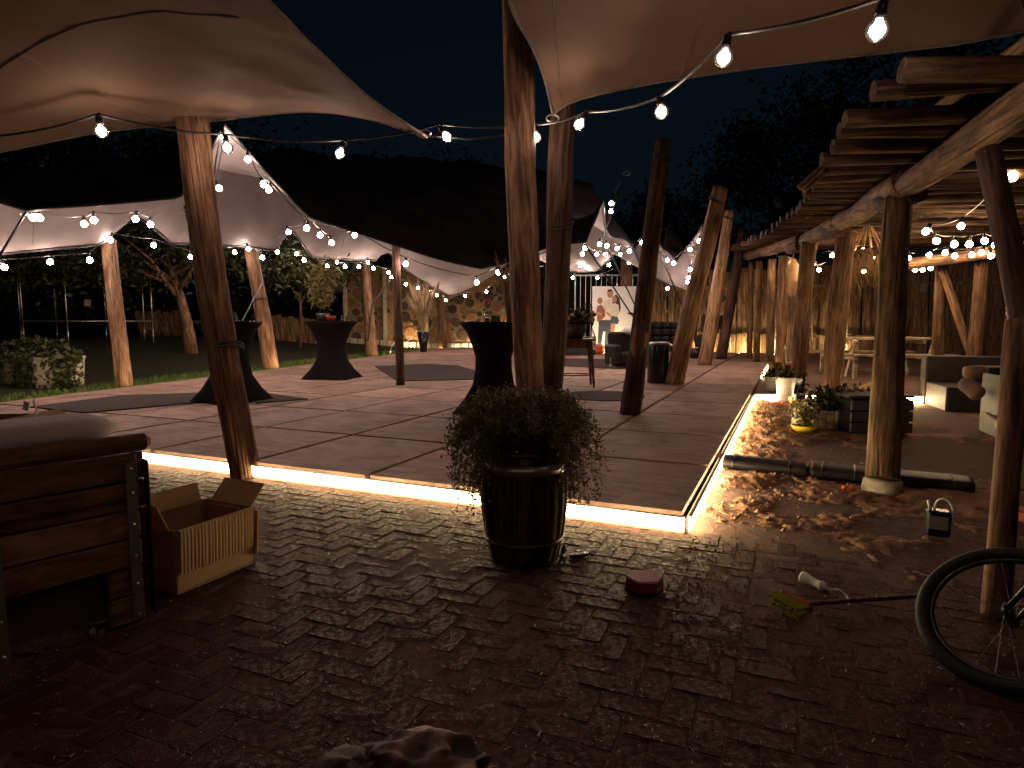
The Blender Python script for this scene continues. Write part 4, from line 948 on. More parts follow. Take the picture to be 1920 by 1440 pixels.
# open cardboard box -------------------------------------------------------
A0, A1 = G(334,1116,0), G(476,1056,0); ad = (A1-A0).normalized(); an = V3(ad.y,-ad.x,0); ab = -an; W = (A1-A0).length; Dp = .33; Hh = .30
cbx = empty('cardboard_box', A0, 'open corrugated cardboard box standing against the pallet crate', 'box')
Xa = Matrix((ad, ab, V3(0,0,1))).transposed()
q = MB(); nrib = 110; vs = []
for i in range(nrib+1):
    s = W*i/nrib; w_ = .0022*math.sin(i*1.7)*(.5+.5*nz(i*.3,0)) if .1 < i/nrib < .95 else 0
    for z, k_ in ((.0,0),(.09,0),(.12,1),(.2,1),(Hh,.5)): vs.append(A0+ad*s+an*w_*k_+V3(0,0,z))
q.add(vs, [(i*5+j, (i+1)*5+j, (i+1)*5+j+1, i*5+j+1) for i in range(nrib) for j in range(4)]); q.build('front_panel', M['card'], cbx)
vs = []
for i in range(nrib+1):
    s = .012+(W-.02)*i/nrib; w_ = .0028*math.sin(i*1.25+1+2*nz(i*.13,7))*(.5+.8*abs(nz(i*.09,2)))
    for z, o_ in ((Hh,.002),(Hh-.005,.022),(Hh-.1,.020),(Hh-.205+.008*nz(i*.35,3),.014)): vs.append(A0+ad*s+an*(o_+w_)+V3(0,0,z))
q = MB(); q.add(vs, [(i*4+j, (i+1)*4+j, (i+1)*4+j+1, i*4+j+1) for i in range(nrib) for j in range(3)]); q.build('folded_flap', M['card'], cbx, True)
for c_, sz in ((A0+ab*(Dp/2), (.006,Dp,Hh)), (A1+ab*(Dp/2), (.006,Dp,Hh)), (A0+ad*W/2+ab*Dp, (W,.006,Hh))):
    q = MB(); q.box(c_+V3(0,0,Hh/2), sz, Xa); q.build('side_panel', M['card_dark'], cbx)
q = MB(); q.box(A0+ad*W/2+ab*Dp/2+V3(0,0,.01), (W,Dp,.008), Xa); q.build('bottom', M['card_dark'], cbx)
for c_, sz, R_ in ((A1+ab*(Dp/2)+ad*.05+V3(0,0,Hh+.035), (.006,Dp*.9,.16), Matrix.Rotation(.75,3,'Y')), (A0+ad*W/2+ab*(Dp+.02)+V3(0,0,Hh+.045), (W*.85,.006,.10), Matrix.Rotation(-.25,3,'X')), (A0+ab*Dp/2-ad*.03+V3(0,0,Hh+.06), (.006,Dp*.8,.14), Matrix.Rotation(-.4,3,'Y'))):
    q = MB(); q.box(c_, sz, Xa @ R_); q.build('flap', M['card'], cbx)
q = MB(); q.box(A1+an*.01+ad*.012+V3(0,0,Hh*.55), (.01,.03,Hh*.75), Xa @ Matrix.Rotation(.08,3,'Y')); q.build('torn_edge', M['card'], cbx)

# red box, broom, connector, bicycle -------------------------------------
c = G(1208,1106,0); q = MB(); hexa = [(math.cos(a)*.085*(1.0 if i % 3 else 1.05), math.sin(a)*.085) for i, a in enumerate(np.linspace(.0,6.283,7)[:-1])]
rb = empty('lantern_case', c, 'small red six sided case lying on the paving', 'case')
q = MB(); T_ = Matrix.Translation(c); q.prism(hexa, .0, .012, T_); q.build('base', M['blackplastic'], rb)
q = MB(); q.prism([(x*.98,y*.98) for x,y in hexa], .012, .058, T_); q.build('body', M['red'], rb)
q = MB(); q.prism([(x*.93,y*.93) for x,y in hexa], .058, .068, T_); q.build('lid', M['red'], rb)
q = MB(); pts = [c+V3(x*.96,y*.96,.063) for x,y in hexa]; q.tube(pts+[pts[0]], .0028, 5); q.build('pale_trim', M['whiteplastic'], rb)
q = MB(); q.lathe(c+V3(.045,-.075,.03), [(.009,-.004),(.008,.004)], 8, M=Matrix.Rotation(math.pi/2,3,'X')); q.build('button', M['steel'], rb)
h0, h1 = G(1460,1122,.03), G(1515,1150,.03); hc = (h0+h1)/2; hd = (h1-h0).normalized(); hn = V3(hd.y,-hd.x,0)
if hn.x > 0: hn = -hn
bo = empty('broom', hc, 'yellow bristled broom with a red head lying on the paving', 'broom'); Xb = Matrix((hd, hn, V3(0,0,1))).transposed(); Lh = (h1-h0).length
q = MB(); q.box(hc-hn*.02+V3(0,0,.018), (Lh*1.02,.028,.04), Xb, ch=.006); q.build('head', M['red'], bo)
q = MB()
for i in range(26):
    for j in range(3):
        s = (i/25-.5)*Lh*.97; a = hc+hd*s+V3(0,0,-.012+.02*j); q.tube([a-hn*.005, a+hn*.06+hd*random.gauss(0,.006)+V3(0,0,random.gauss(0,.004))], [.005,.0065], 4)
q.build('bristles', M['bristle'], bo)
ha = G(1520,1128,.035); q = MB(); q.tube([hc-hn*.03+V3(0,0,.0), G(1742,1116,.045)], .0105, 8); q.build('handle', M['stool'], bo, True)
c0, c1 = G(1504,1081,.03), G(1545,1101,.022); pl = empty('power_connector', c0, 'white cable connector with its cord lying on the paving', 'connector')
X_ = align(c0, c1).to_3x3(); Lp = (c1-c0).length
q = MB(); q.lathe(c0, [(.026,0),(.028,.01),(.020,.05),(.018,Lp*.8),(.024,Lp*.85),(.024,Lp*1.0),(.009,Lp*1.05),(.007,Lp*1.3)], 12, M=X_); q.build('plug', M['whiteplastic'], pl, True)
q = MB(); q.tube(smooth([c1+(c1-c0)*.3, G(1572,1106,.03), G(1588,1118,.012), G(1592,1135,.008)], 4), .0045, 6); q.build('cord', M['whiteplastic'], pl, True)
# bicycle
wc = P(1893,1165,2.2); wR = .272
nrm = V3(.54,.34,-.77).normalized()             # wheel axle: the bike leans away to the right
hx = V3(-nrm.y, nrm.x, 0).normalized(); up = nrm.cross(hx); up = up if up.z > 0 else -up
wc.z = up.z*(wR+.02)+.006
bi = empty('bicycle', V3(wc.x, wc.y, 0), 'black bicycle leaning on the thin post, front wheel in view at right edge', 'bicycle')
def wheel(c, steer=0):
    ring = lambda r: [c+hx*math.cos(a)*r+up*math.sin(a)*r for a in np.linspace(0,6.28319,41)]
    q = MB(); q.tube(ring(wR), .025, 10, cap=False); w_ = q.build('tyre', M['rubber'], bi, True)
    q = MB(); q.tube(ring(wR-.03), .011, 6, cap=False); q.build('rim', M['blackplastic'], bi, True)
    q = MB()
    for k in range(22):
        a = 6.283*k/22; o_ = nrm*(.03 if k % 2 else -.03); q.tube([c+o_+(hx*math.cos(a+.5)+up*math.sin(a+.5))*.02, c+(hx*math.cos(a)+up*math.sin(a))*(wR-.03)], .0011, 4)
    q.build('spokes', M['darksteel'], bi)
    q = MB(); q.tube([c-nrm*.05, c+nrm*.05], .018, 10); q.tube([c-nrm*.075, c-nrm*.05], .008, 8); q.build('hub', M['darksteel'], bi, True)
wheel(wc)
fw = hx if hx.x < 0 else -hx                    # the front points left into the picture
wheel(wc-fw*1.0)
q = MB()
for s in (-1,1): q.tube([wc+nrm*.05*s, wc+nrm*.045*s-fw*.06+up*.24, wc-fw*.10+up*.36+nrm*.02*s], [.009,.013,.014], 8)
q.tube([wc-fw*.10+up*.35, wc-fw*.15+up*.56], .019, 8); q.build('fork', M['blackplastic'], bi, True)
q = MB(); hd_ = wc-fw*.14+up*.5; bbk = wc-fw*.55+up*.02; st_ = wc-fw*.72+up*.48; rw = wc-fw*1.0
for a, c_, r_ in ((hd_-up*.08, bbk, .022), (hd_, st_-up*.05, .019), (bbk, st_, .017), (bbk, rw, .011), (st_, rw, .010)): q.tube([a, c_], r_, 8)
q.build('frame', M['blackplastic'], bi, True)
q = MB(); q.blob(st_+up*.06, (.13,.07,.03), 12, 6, .05); q.build('saddle', M['leather'], bi, True)
q = MB(); hb = wc-fw*.16+up*.6; q.tube([hb-nrm*.28-fw*.05, hb-nrm*.1, hb+nrm*.1, hb+nrm*.28-fw*.05], .011, 8); q.build('handlebar', M['blackplastic'], bi, True)
# crumpled hide bag in the very foreground
c = G(785,1490,.0); q = MB(); q.blob(c+V3(0,.02,.05), (.17,.12,.055), 64, 40, .4, 2.6, seed=3)
for v in q.v: v.z = max(.0, v.z)
for v in q.v:
    f_ = .5-abs(nz(v.x*9, v.y*9, 4)); v.z += .05*f_*(v.z > .012); v.x += .03*nz(v.x*12, v.z*20, 2); v.y += .02*nz(v.y*14, v.z*18, 6)
hb_ = empty('hide_cushion', c, 'crumpled brown and cream hide cushion at the bottom edge', 'cushion')
m, nt, b = nodes('patched_hide'); M['hide'] = m; b.inputs['Roughness'].default_value = .75
r = ramp(nt, noise_tex(nt, 3.2, 3).outputs['Fac'], [(.44, (.035,.014,.009)), (.49, (.12,.055,.035)), (.53, (.42,.29,.24)), (.8, (.25,.14,.10))]); nt.links.new(r.outputs[0], b.inputs['Base Color'])
bump(nt, b, noise_tex(nt, 40, 4).outputs['Fac'], .4, .01)
q.build('body', M['hide'], hb_, True)
q = MB(); q.blob(c+V3(-.17,-.02,.05), (.12,.10,.065), 20, 12, .35, 3, seed=8)
for v in q.v: v.z = max(.0, v.z)
q.build('folded_corner', M['hide'], hb_, True)

# ================================================================== things on the sand
def jerry():
    c = G(1757,1004,0.02); e = empty('jerry_can', c, 'black jerry can with a pale curved hose handle on the sand', 'can')
    R_ = Matrix.Rotation(-.5,3,'Z'); q = MB(); q.box(c+V3(0,0,.075), (.12,.085,.15), R_, ch=.014); q.build('body', M['blackplastic'], e)
    q = MB(); q.box(c+R_ @ V3(-.0,-.044,.085), (.09,.004,.075), R_); q.build('panel', M['wicker'], e)
    q = MB(); q.tube(smooth([c+R_ @ V3(-.02,0,.15), c+R_ @ V3(-.01,0,.20), c+R_ @ V3(.03,0,.215), c+R_ @ V3(.065,0,.17), c+R_ @ V3(.07,-.01,.10), c+R_ @ V3(.055,-.03,.06)], 5), .0065, 6); q.build('hose', M['whiteplastic'], e, True)
    q = MB(); q.tube([c+R_ @ V3(-.04,0,.15), c+R_ @ V3(-.055,0,.20)], [.010,.006], 8); q.build('spout', M['whiteplastic'], e, True)
jerry()
# black beam segments across the sand
pA, pB = G(1345,862,.05), G(1822,908,.05); bdv = (pB-pA).normalized(); 
sg = [(0,.40,'nearest the glowing deck side'),(.41,.62,'in the middle before the pergola post'),(.66,1.0,'right of the pergola post')]
Xs = Matrix((bdv, V3(-bdv.y,bdv.x,0), V3(0,0,1))).transposed(); LL_ = (pB-pA).length
for s0, s1, w_ in sg:
    c = pA+bdv*LL_*(s0+s1)/2; L_ = LL_*(s1-s0); e = empty('mat_roll', c-V3(0,0,.05), 'low black padded beam on the sand '+w_, 'beam', 'black padded beams across the sand')
    q = MB(); nn_ = 20; vs = []
    for i in range(nn_+1):
        for j in range(12):
            a = 6.283*j/12; x = (i/nn_-.5)*L_; k_ = 1+.05*nz(x*9, a*2, s0*9); vs.append(c+Xs @ V3(x, math.copysign(abs(math.cos(a))**.55, math.cos(a))*.15*k_, math.copysign(abs(math.sin(a))**.7, math.sin(a))*.045*k_-.0))
    q.add(vs, [(i*12+j, i*12+(j+1)%12, (i+1)*12+(j+1)%12, (i+1)*12+j) for i in range(nn_) for j in range(12)]+[tuple(range(11,-1,-1)), tuple(range(nn_*12,nn_*12+12))]); q.build('padding', M['leather'], e, True)
    for t in (.2,.8):
        x = (t-.5)*L_; q = MB(); q.tube([c+Xs @ V3(x, math.copysign(abs(math.cos(a))**.55, math.cos(a))*.155, math.copysign(abs(math.sin(a))**.7, math.sin(a))*.048) for a in np.linspace(0,6.283,25)], .006, 4); q.build('strap', M['darksteel'], e)
# planter crate of plants
c = G(1556,806,.0); pc_ = empty('planter_crate', c, 'pale slatted wooden planter on the sand in front of the pergola post', 'planter')
for k in range(7):
    q = MB(); q.box(c+V3(-.27+k*.09, .0, .11+.01*random.random()), (.078,.016,.21), Matrix.Rotation(random.gauss(0,.04),3,'Y'), ch=.003); q.build('slat', M['table'], pc_)
for s in (-.32,.32):
    q = MB(); q.box(c+V3(s,.13,.11), (.016,.27,.2)); q.build('side', M['table'], pc_)
q = MB(); q.box(c+V3(-.2,-.05,.09), (.05,.016,.24), Matrix.Rotation(-.35,3,'Y')); q.build('loose_slat', M['table'], pc_)
q = MB(); q.box(c+V3(0,.14,.1), (.6,.22,.12)); q.build('soil', M['soil'], pc_)
def bush(name, c, rad, n, size, mat, label, seed, cat='plant', up=.4, stems=14, group=None):
    rng = np.random.default_rng(seed); c = Vector(c); e = empty(name, c, label, cat, group); q = MB(); pts = []
    for k in range(stems):
        a = rng.random()*6.283; t = c+V3(math.cos(a)*rad[0]*rng.random(), math.sin(a)*rad[1]*rng.random(), rad[2]*(.5+.5*rng.random())); q.tube([c+V3(math.cos(a)*rad[0]*.3, math.sin(a)*rad[1]*.3, 0), (c+t)/2+V3(0,0,rad[2]*.2), t], [.006,.004,.002], 4)
        for _ in range(n//stems): w_ = .25+.75*rng.random(); pts.append(tuple(c+(t-c)*w_+Vector(rng.normal(size=3)*np.array(rad)*.16)))
    q.build('stems', M['leaf'], e); leafobj('foliage', pts, size, M[mat], rng, e, up=up); return e
bush('potted_herb', c+V3(0,.13,.16), (.42,.2,.30), 1700, .06, 'leaf', 'dense dark green plants growing in the slatted planter', 41)
bush('potted_herb', c+V3(.42,.25,.02), (.22,.22,.36), 800, .07, 'leaf_dark', 'dark drooping plant right of the slatted planter', 42)
c2 = G(1507,812,0); e = empty('flower_bowl', c2, 'yellow bowl with yellow green plant left of the slatted planter', 'bowl')
q = MB(); q.lathe(c2, [(.07,0),(.12,.05),(.14,.09),(.13,.09),(.10,.04)], 20); q.build('bowl', M['yellow'], e, True)
bush('yellow_plant', c2+V3(0,0,.07), (.15,.13,.27), 700, .045, 'leaf_trail', 'yellow green grassy plant in the yellow bowl', 43)
# dark crate / bench behind the planter
c = G(1668,815,0.0); e = empty('storage_bench', c+V3(0,.35,0), 'low dark slatted storage bench behind the big pergola post', 'bench')
for k in range(3):
    q = MB(); q.box(c+V3(-.1,.0,.075+.125*k), (.68,.03,.11), ch=.008); q.build('slat', M['wicker_dark'], e)
for k in range(4):
    q = MB(); q.box(c+V3(-.1,.09+.17*k,.415), (.72,.155,.03), ch=.008); q.build('top_board', M['wicker_dark'], e)
q = MB(); q.box(c+V3(-.1,.35,.2), (.64,.64,.38)); q.build('body', M['blackplastic'], e)
c = P(1640,728,9.3); c.z = .12; q = MB(); q.blob(c+V3(0,0,.09), (.24,.15,.13), 14, 8, .3, seed=5); tag(q.build('soil_sack', M['jute'], smooth=True), 'brown sack resting behind the dark storage bench', 'sack')
# buckets
def bucket(px, py, r, h, mat, label, z0=0.02):
    c = G(px,py,z0); e = empty('bucket', c, label, 'bucket', 'buckets with plants by the deck corner'); q = MB(); q.lathe(c, [(r*.72,0),(r,h),(r*1.05,h+.008),(r*1.05,h-.01),(r*.95,h-.012),(r*.7,.03)], 20); q.build('pail', M[mat], e, True)
    q = MB(); q.tube([c+V3(math.cos(a)*r*1.04,-.02-math.sin(a)*.03,h-.02-math.sin(a)*h*.5) for a in np.linspace(0,3.1416,12)], .006, 5); q.build('bail_handle', M['whiteplastic'], e, True)
    return c
M['zinc'] = plain('zinc_pail', (.5,.48,.46), .45, .0, bmp=.05)
c = bucket(1447,744,.12,.32,'zinc','grey zinc bucket with grassy plant at the deck corner'); bush('potted_herb', c+V3(0,0,.27), (.2,.14,.18), 380, .06, 'leaf', 'grassy green plant in the left zinc bucket', 51)
c = bucket(1471,752,.145,.36,'zinc','larger grey zinc bucket beside the deck corner'); bush('potted_herb', c+V3(0,0,.31), (.2,.14,.15), 380, .06, 'leaf', 'leafy green plant in the larger zinc bucket', 52)
c = bucket(1494,748,.12,.34,'blackplastic','black bucket with a pale bail handle beside the zinc buckets'); bush('potted_herb', c+V3(0,0,.3), (.16,.12,.12), 260, .05, 'leaf_trail', 'small pale flowered plant in the black bucket', 53)
# tree stump rounds and the short light strip behind
for px, py, r, h, lb in ((1452,712,.125,.34,'upright wood block lit yellow at the deck edge'),(1476,717,.09,.33,'paler upright wood block next to the yellow lit block')):
    c = G(px,py,.1); q = MB(); q.lathe(c, [(r,0),(r*1.02,h*.5),(r*.97,h)], 12); tag(q.build('wood_block', M['cutend']), lb, 'wood block')
c0 = G(1423,712,DZ); c1 = G(1437,690,DZ); e = empty('led_strip', c0, 'short glowing light strip before the wood blocks', 'light strip', 'light strips around the deck')
d_ = (c1-c0).normalized(); X_ = Matrix((d_, V3(-d_.y,d_.x,0), V3(0,0,1))).transposed(); q = MB(); q.box((c0+c1)/2+V3(.05,0,.05), ((c1-c0).length, .02, .05), X_, ch=.005); q.build('diffuser', M['led'], e)
q = MB(); q.box((c0+c1)/2+V3(.02,0,.06), ((c1-c0).length, .02, .11), X_); q.build('backing_board', M['fascia'], e)
# hand saw with orange grip on the blocks
c = P(1487,672,11.8); e = empty('hand_tool', c, 'tool with a bright orange grip on the wood blocks', 'tool'); q = MB(); q.tube([c+V3(0,0,-.06), c+V3(.1,0,-.04), c+V3(.12,0,.08), c+V3(.05,0,.10)], .025, 8); q.build('grip', M['orange'], e, True)
q = MB(); q.tube([c+V3(0,0,-.06), c+V3(-.12,0,-.09), c+V3(-.16,0,.25)], .012, 6); q.build('shaft', M['steel'], e, True)
# toys
c = G(1494,760,.02); e = empty('toy_truck', c, 'yellow toy truck with a grey tipper by the buckets', 'toy')
q = MB(); q.box(c+V3(0,0,.05), (.2,.1,.05), ch=.008); q.box(c+V3(-.085,0,.09), (.035,.1,.08), ch=.006); q.build('chassis', M['yellow'], e)
q = MB(); q.box(c+V3(.03,0,.125), (.15,.11,.09), ch=.01); q.build('tipper', M['darksteel'], e)
for sx in (-.06,.06):
    for sy in (-.05,.05): q = MB(); q.lathe(c+V3(sx,sy,.025), [(.025,-.012),(.025,.012)], 12, M=Matrix.Rotation(math.pi/2,3,'X')); q.build('wheel', M['rubber'], e, True)
M['pink'] = plain('pink_plastic', (.7,.14,.13), .5, bmp=.03)
c = G(1472,758,.03); q = MB(); q.box(c+V3(0,0,.025), (.13,.06,.03), Matrix.Rotation(.2,3,'Z'), ch=.01); q.tube([c+V3(-.06,0,.03), c+V3(-.16,.03,.035)], .012, 6); tag(q.build('toy_shovel', M['pink'], smooth=False), 'pink toy shovel lying in the lit sand', 'toy')
c = G(1504,772,.03); q = MB(); [q.tube([c+V3(0,0,.03), c+V3(math.cos(a)*.05,math.sin(a)*.05,.03)], [.02,.012], 6) for a in np.linspace(0,6.28,6)[:-1]]; q.blob(c+V3(0,0,.04), (.025,.025,.025), 8, 6); tag(q.build('toy_star', M['orange']), 'small orange red star shaped sand toy near the yellow bowl', 'toy')
c = G(1590,918,.02); e = empty('toy_figure', c, 'bright orange sand toy lying in front of the black beam', 'toy')
q = MB(); q.blob(c+V3(.022,0,.02), (.028,.022,.02), 10, 7); q.blob(c+V3(-.025,0,.016), (.022,.018,.016), 10, 7); q.build('body', M['orange'], e, True)
q = MB(); q.lathe(c+V3(-.005,0,.02), [(.014,0),(.010,.018),(.002,.035)], 8); q.build('cap', M['straw'], e, True)
# wicker sofa and armchair
Rs = Matrix.Rotation(-.28,3,'Z'); s0 = G(1776,772,0)
so = empty('wicker_sofa', s0, 'dark wicker sofa under the pergola with pale end panels', 'sofa')
def lbox(par, nm, o_, c, sz, mat, ch=.01, R_=Rs): q = MB(); q.box(o_+R_ @ V3(*c), sz, R_, ch=ch); return q.build(nm, M[mat], par)
lbox(so,'seat_base',s0,(.85,.42,.17),(1.7,.8,.34),'wicker_dark'); lbox(so,'backrest',s0,(.85,.93,.36),(1.75,.2,.72),'wicker_dark')
lbox(so,'end_panel',s0,(-.012,.42,.17),(.02,.8,.335),'wicker'); lbox(so,'end_panel',s0,(-.035,.93,.36),(.02,.2,.715),'wicker')
a0 = G(1880,826,0); ac = empty('wicker_armchair', a0, 'wicker armchair with a tall pale side panel at the right', 'armchair')
Ra = Matrix.Rotation(-.35,3,'Z')
lbox(ac,'side_panel',a0,(-.01,.33,.33),(.03,.66,.66),'wicker',R_=Ra); lbox(ac,'arm',a0,(.07,.33,.32),(.12,.66,.64),'wicker_dark',R_=Ra); lbox(ac,'seat_base',a0,(.45,.35,.17),(.62,.62,.34),'wicker_dark',R_=Ra); lbox(ac,'backrest',a0,(.45,.72,.36),(.85,.12,.72),'wicker_dark',R_=Ra); lbox(ac,'arm',a0,(.85,.33,.32),(.14,.66,.64),'wicker_dark',R_=Ra)
M['roll'] = plain('brown_roll_cloth', (.22,.13,.095), .9, bmp=.3)
for (x0,y0,x1,y1,d,r,lb) in ((1808,697,1960,698,7.4,.075,'thick brown roll lying on the sofa, upper one'),(1806,716,1838,742,7.2,.085,'lumpy brown roll under the upper roll on the sofa')):
    p0, p1 = P(x0,y0,d), P(x1,y1,d-.2); q = MB(); q.tube([p0+(p1-p0)*t for t in np.linspace(0,1,10)], [r*.8]+[r*(1+.08*nz(k*.7,r*40)) for k in range(8)]+[r*.7], 12); tag(q.build('cushion_roll', M['roll'], smooth=True), lb, 'cushion')
c = P(1893,808,4.2); e = empty('animal_skull', c, 'pale skull shaped ornament hanging behind the thin post', 'ornament'); q = MB()
prof = [(.015,-.16),(.045,-.12),(.065,-.04),(.085,.03),(.08,.075),(.04,.105),(.008,.112)]; q.lathe(c, prof, 14, sy=.8); q.build('cranium', M['bone'], e, True)
for s in (-1,1): q = MB(); q.tube(smooth([c+V3(s*.05,0,.07), c+V3(s*.12,0,.095), c+V3(s*.17,0,.12)],3), [.02]*3+[.014]*3+[.006], 8); q.build('horn', M['bone'], e, True)
# picnic table
t0 = G(1640,704,DZ); pt = empty('picnic_table', t0, 'pale wooden picnic table with benches under the pergola', 'table'); Rt = Matrix.Rotation(-.05,3,'Z')
for k in range(4): lbox(pt,'table_plank',t0,(0,-.27+k*.18,.76),(1.95,.165,.045),'table',.006,Rt)
for s in (-.75,.75):
    for k in range(2): lbox(pt,'bench_plank',t0,(0,s-.075+.15*k,.45),(2.25,.135,.045),'table',.006,Rt)
for sx in (-.75,.75):
    lbox(pt,'crossbar',t0,(sx,0,.40),(.06,1.6,.09),'table',.006,Rt); lbox(pt,'crossbar',t0,(sx,0,.70),(.06,.7,.08),'table',.006,Rt)
    for sy in (-1,1):
        q = MB(); q.box(t0+Rt @ V3(sx+.06,sy*.42,.37), (.05,.09,.82), Rt @ Matrix.Rotation(-sy*.42,3,'X'), ch=.005); q.build('leg', M['table'], pt)
        lbox(pt,'bench_leg',t0,(sx,sy*.74,.21),(.07,.07,.42),'table',.005,Rt)
# jute chandelier and woven lantern
c = P(1625,478,11.4); jc = empty('jute_chandelier', c, 'shaggy jute and driftwood chandelier hanging under the pergola', 'chandelier')
q = MB(); q.tube([c+V3(-.36,0,-.02), c+V3(-.1,0,.03), c+V3(.15,0,.05), c+V3(.38,.0,.04)], [.05,.08,.08,.06], 8); q.build('driftwood', M['pergola'], jc, True)
q = MB()
for k in range(150):
    x = random.uniform(-.36,.38); y_ = random.uniform(-.12,.12); L_ = random.uniform(.25,.8)*(.6+.4*abs(x)/.38); z0_ = random.uniform(-.05,.05); q.tube([c+V3(x,y_,z0_), c+V3(x+random.gauss(0,.05),y_,z0_-L_*.5), c+V3(x+random.gauss(0,.08),y_,z0_-L_)], [.008,.006,.003], 4)
q.build('jute_fringe', M['jute'], jc)
q = MB()
for k in range(12): a = k/12*6.283; q.tube([c+V3(math.cos(a)*.34,math.sin(a)*.12,.03), c+V3(math.cos(a)*.06,math.sin(a)*.03,.5), c+V3(0,0,.62)], .011, 5)
q.build('hanging_ropes', M['jute'], jc)
c = P(1486,512,14.9); e = empty('woven_lantern', c, 'woven straw lantern hanging at the far end of the pergola', 'lantern'); q = MB(); q.lathe(c, [(.16,-.2),(.17,0),(.12,.2),(.05,.32)], 16, cap=False); q.build('shade', M['jute'], e, True)
q = MB(); [q.tube([c+V3(math.cos(a)*.15,math.sin(a)*.15,-.18), c+V3(math.cos(a)*.13,math.sin(a)*.13,-.45-.12*random.random())], [.014,.005], 4) for a in np.linspace(0,6.28,30)]; q.build('fringe', M['jute'], e)
q = MB(); q.tube([c+V3(0,0,.3), c+V3(0,0,.62)], .012, 5); q.build('cord', M['rope'], e)
c = P(1732,540,19.6); q = MB(); q.box(c, (.2,.02,.26), ch=.008); q.box(c+V3(.02,-.014,.03), (.06,.01,.06)); tag(q.build('plaque', M['concrete']), 'small pale plaque nailed on the board fence', 'plaque')
# stacked firewood at far right
fw_ = empty('woodpile', P(1905,680,9.5).xy.to_3d()+V3(0,0,DZ), 'stacked split logs at the right edge behind the sofa', 'woodpile')
for k in range(11):
    for j in range(2): c = P(1903+j*18,692-k*11.5,9.5); log('billet', c+V3(-.1,0,0), c+V3(.5,.1,0), .048, .044, M['table'], fw_, m=8, n=3)
q = MB(); c = G(1905,975,.04); q.box(c+V3(.05,0,.03), (.12,.2,.07), Matrix.Rotation(.4,3,'Z'), ch=.01); tag(q.build('paver_block', M['red']), 'loose reddish brick block on the sand beside the thin post', 'brick')
q = MB(); a = P(1862,930,2.75); q.tube([a, a+V3(.05,0,.015), a+V3(.13,0,.03)], [.010,.008,.004], 6); tag(q.build('strap_end', M['darksteel']), 'dark strap with a metal end tied round the thin post', 'strap')
# ================================================================== things on the deck
def cocktail(px, py, hgt, label, rt=.40, rb=.40, z0=DZ, rot=0.0):
    c = G(px,py,z0)+V3(0,.35,0); e = empty('cocktail_table', c, label, 'table', 'standing tables in black stretch covers')
    q = MB(); n_ = 48; prof = [(0,1.0,1),(.06,.93,.7),(.16,.76,.45),(.32,.62,.2),(.48,.56,.0),(.62,.55,.0),(.78,.68,.0),(.9,.82,.0),(.975,.985,.0),(1,1,0)]; vs = []
    for t, k, lobe in prof:
        for j in range(n_):
            a = 2*math.pi*j/n_; base = rb if t < .5 else rt
            fold = 1+(.16*lobe*math.cos(4*(a-rot)) if lobe else 0)*1.0
            r_ = base*k*fold*(1.10 if t < .3 else 1); vs.append(c+V3(math.cos(a)*r_, math.sin(a)*r_, t*hgt))
    fs = [(i*n_+j, i*n_+(j+1)%n_, (i+1)*n_+(j+1)%n_, (i+1)*n_+j) for i in range(len(prof)-1) for j in range(n_)]+[tuple(range((len(prof)-1)*n_, len(prof)*n_))]
    q.add(vs, fs); q.build('stretch_cover', M['black'], e, True)
    q = MB(); q.lathe(c+V3(0,0,hgt+.002), [(rt*1.0,0),(rt*1.0,.012)], 40); q.build('table_top', M['blackplastic'], e)
    return c+V3(0,0,hgt+.014)
tL = cocktail(415,757,1.1,'black covered cocktail table half behind the front left pole', .43, .44, rot=.3)
tM = cocktail(614,712,1.1,'black covered cocktail table with a potted olive tree on it', .50, .48, rot=.6)
tR = cocktail(924,782,1.1,'black covered cocktail table behind the barrel and central poles', .40, .40, rot=.2)
# olive tree in a pot, glasses
c = tM+V3(-.12,0,0); pot = empty('plant_pot', c+V3(.15,-.1,0), 'small red pot on the middle cocktail table', 'pot'); q = MB(); q.lathe(c+V3(.15,-.1,0), [(.075,0),(.095,.07),(.09,.1),(.08,.09)], 16); q.build('shell', M['red'], pot, True)
ol = empty('olive_tree', c+V3(-.05,.05,0), 'small potted olive tree on the middle cocktail table', 'tree'); q = MB(); q.lathe(c+V3(-.05,.05,0), [(.1,0),(.13,.14),(.12,.15)], 16); q.build('pot', M['darksteel'], ol, True)
rng = np.random.default_rng(61); q = MB(); lp = []
for k in range(34):
    a = rng.random()*6.283; t = c+V3(-.05+math.cos(a)*.34*rng.random(), .05+math.sin(a)*.3*rng.random(), .45+.75*rng.random()); s_ = c+V3(-.05,.05,.14); q.tube([s_, (s_+t)/2+V3(0,0,.12), t], [.012,.007,.003], 4)
    for _ in range(44): lp.append(tuple(s_+(t-s_)*(.4+.62*rng.random())+Vector(rng.normal(size=3)*.05)))
q.build('trunk', M['pole_dark'], ol, True); leafobj('crown', lp, .095, M['leaf_trail'], rng, ol, aspect=.34)
def glassware(c, n, label, seed, spread=.25):
    rnd = random.Random(seed)
    for k in range(n):
        p = c+V3(rnd.uniform(-spread,spread), rnd.uniform(-.2,.05), 0); q = MB(); h = rnd.uniform(.06,.12); q.lathe(p, [(.03,0),(.035,h),(.031,h),(.026,.01)], 10); tag(q.build('glass', M['glass'], smooth=True), label, 'glass', label)
m, nt, b = nodes('clear_glass'); M['glass'] = m; b.inputs['Roughness'].default_value = .05; b.inputs['Transmission Weight'].default_value = .9; b.inputs['Base Color'].default_value = (.85,.8,.78,1); b.inputs['IOR'].default_value = 1.45
glassware(tL, 6, 'small glass on the cocktail table behind the front left pole', 1, .3); glassware(tM+V3(.3,0,0), 3, 'small glass beside the olive tree', 2, .1)
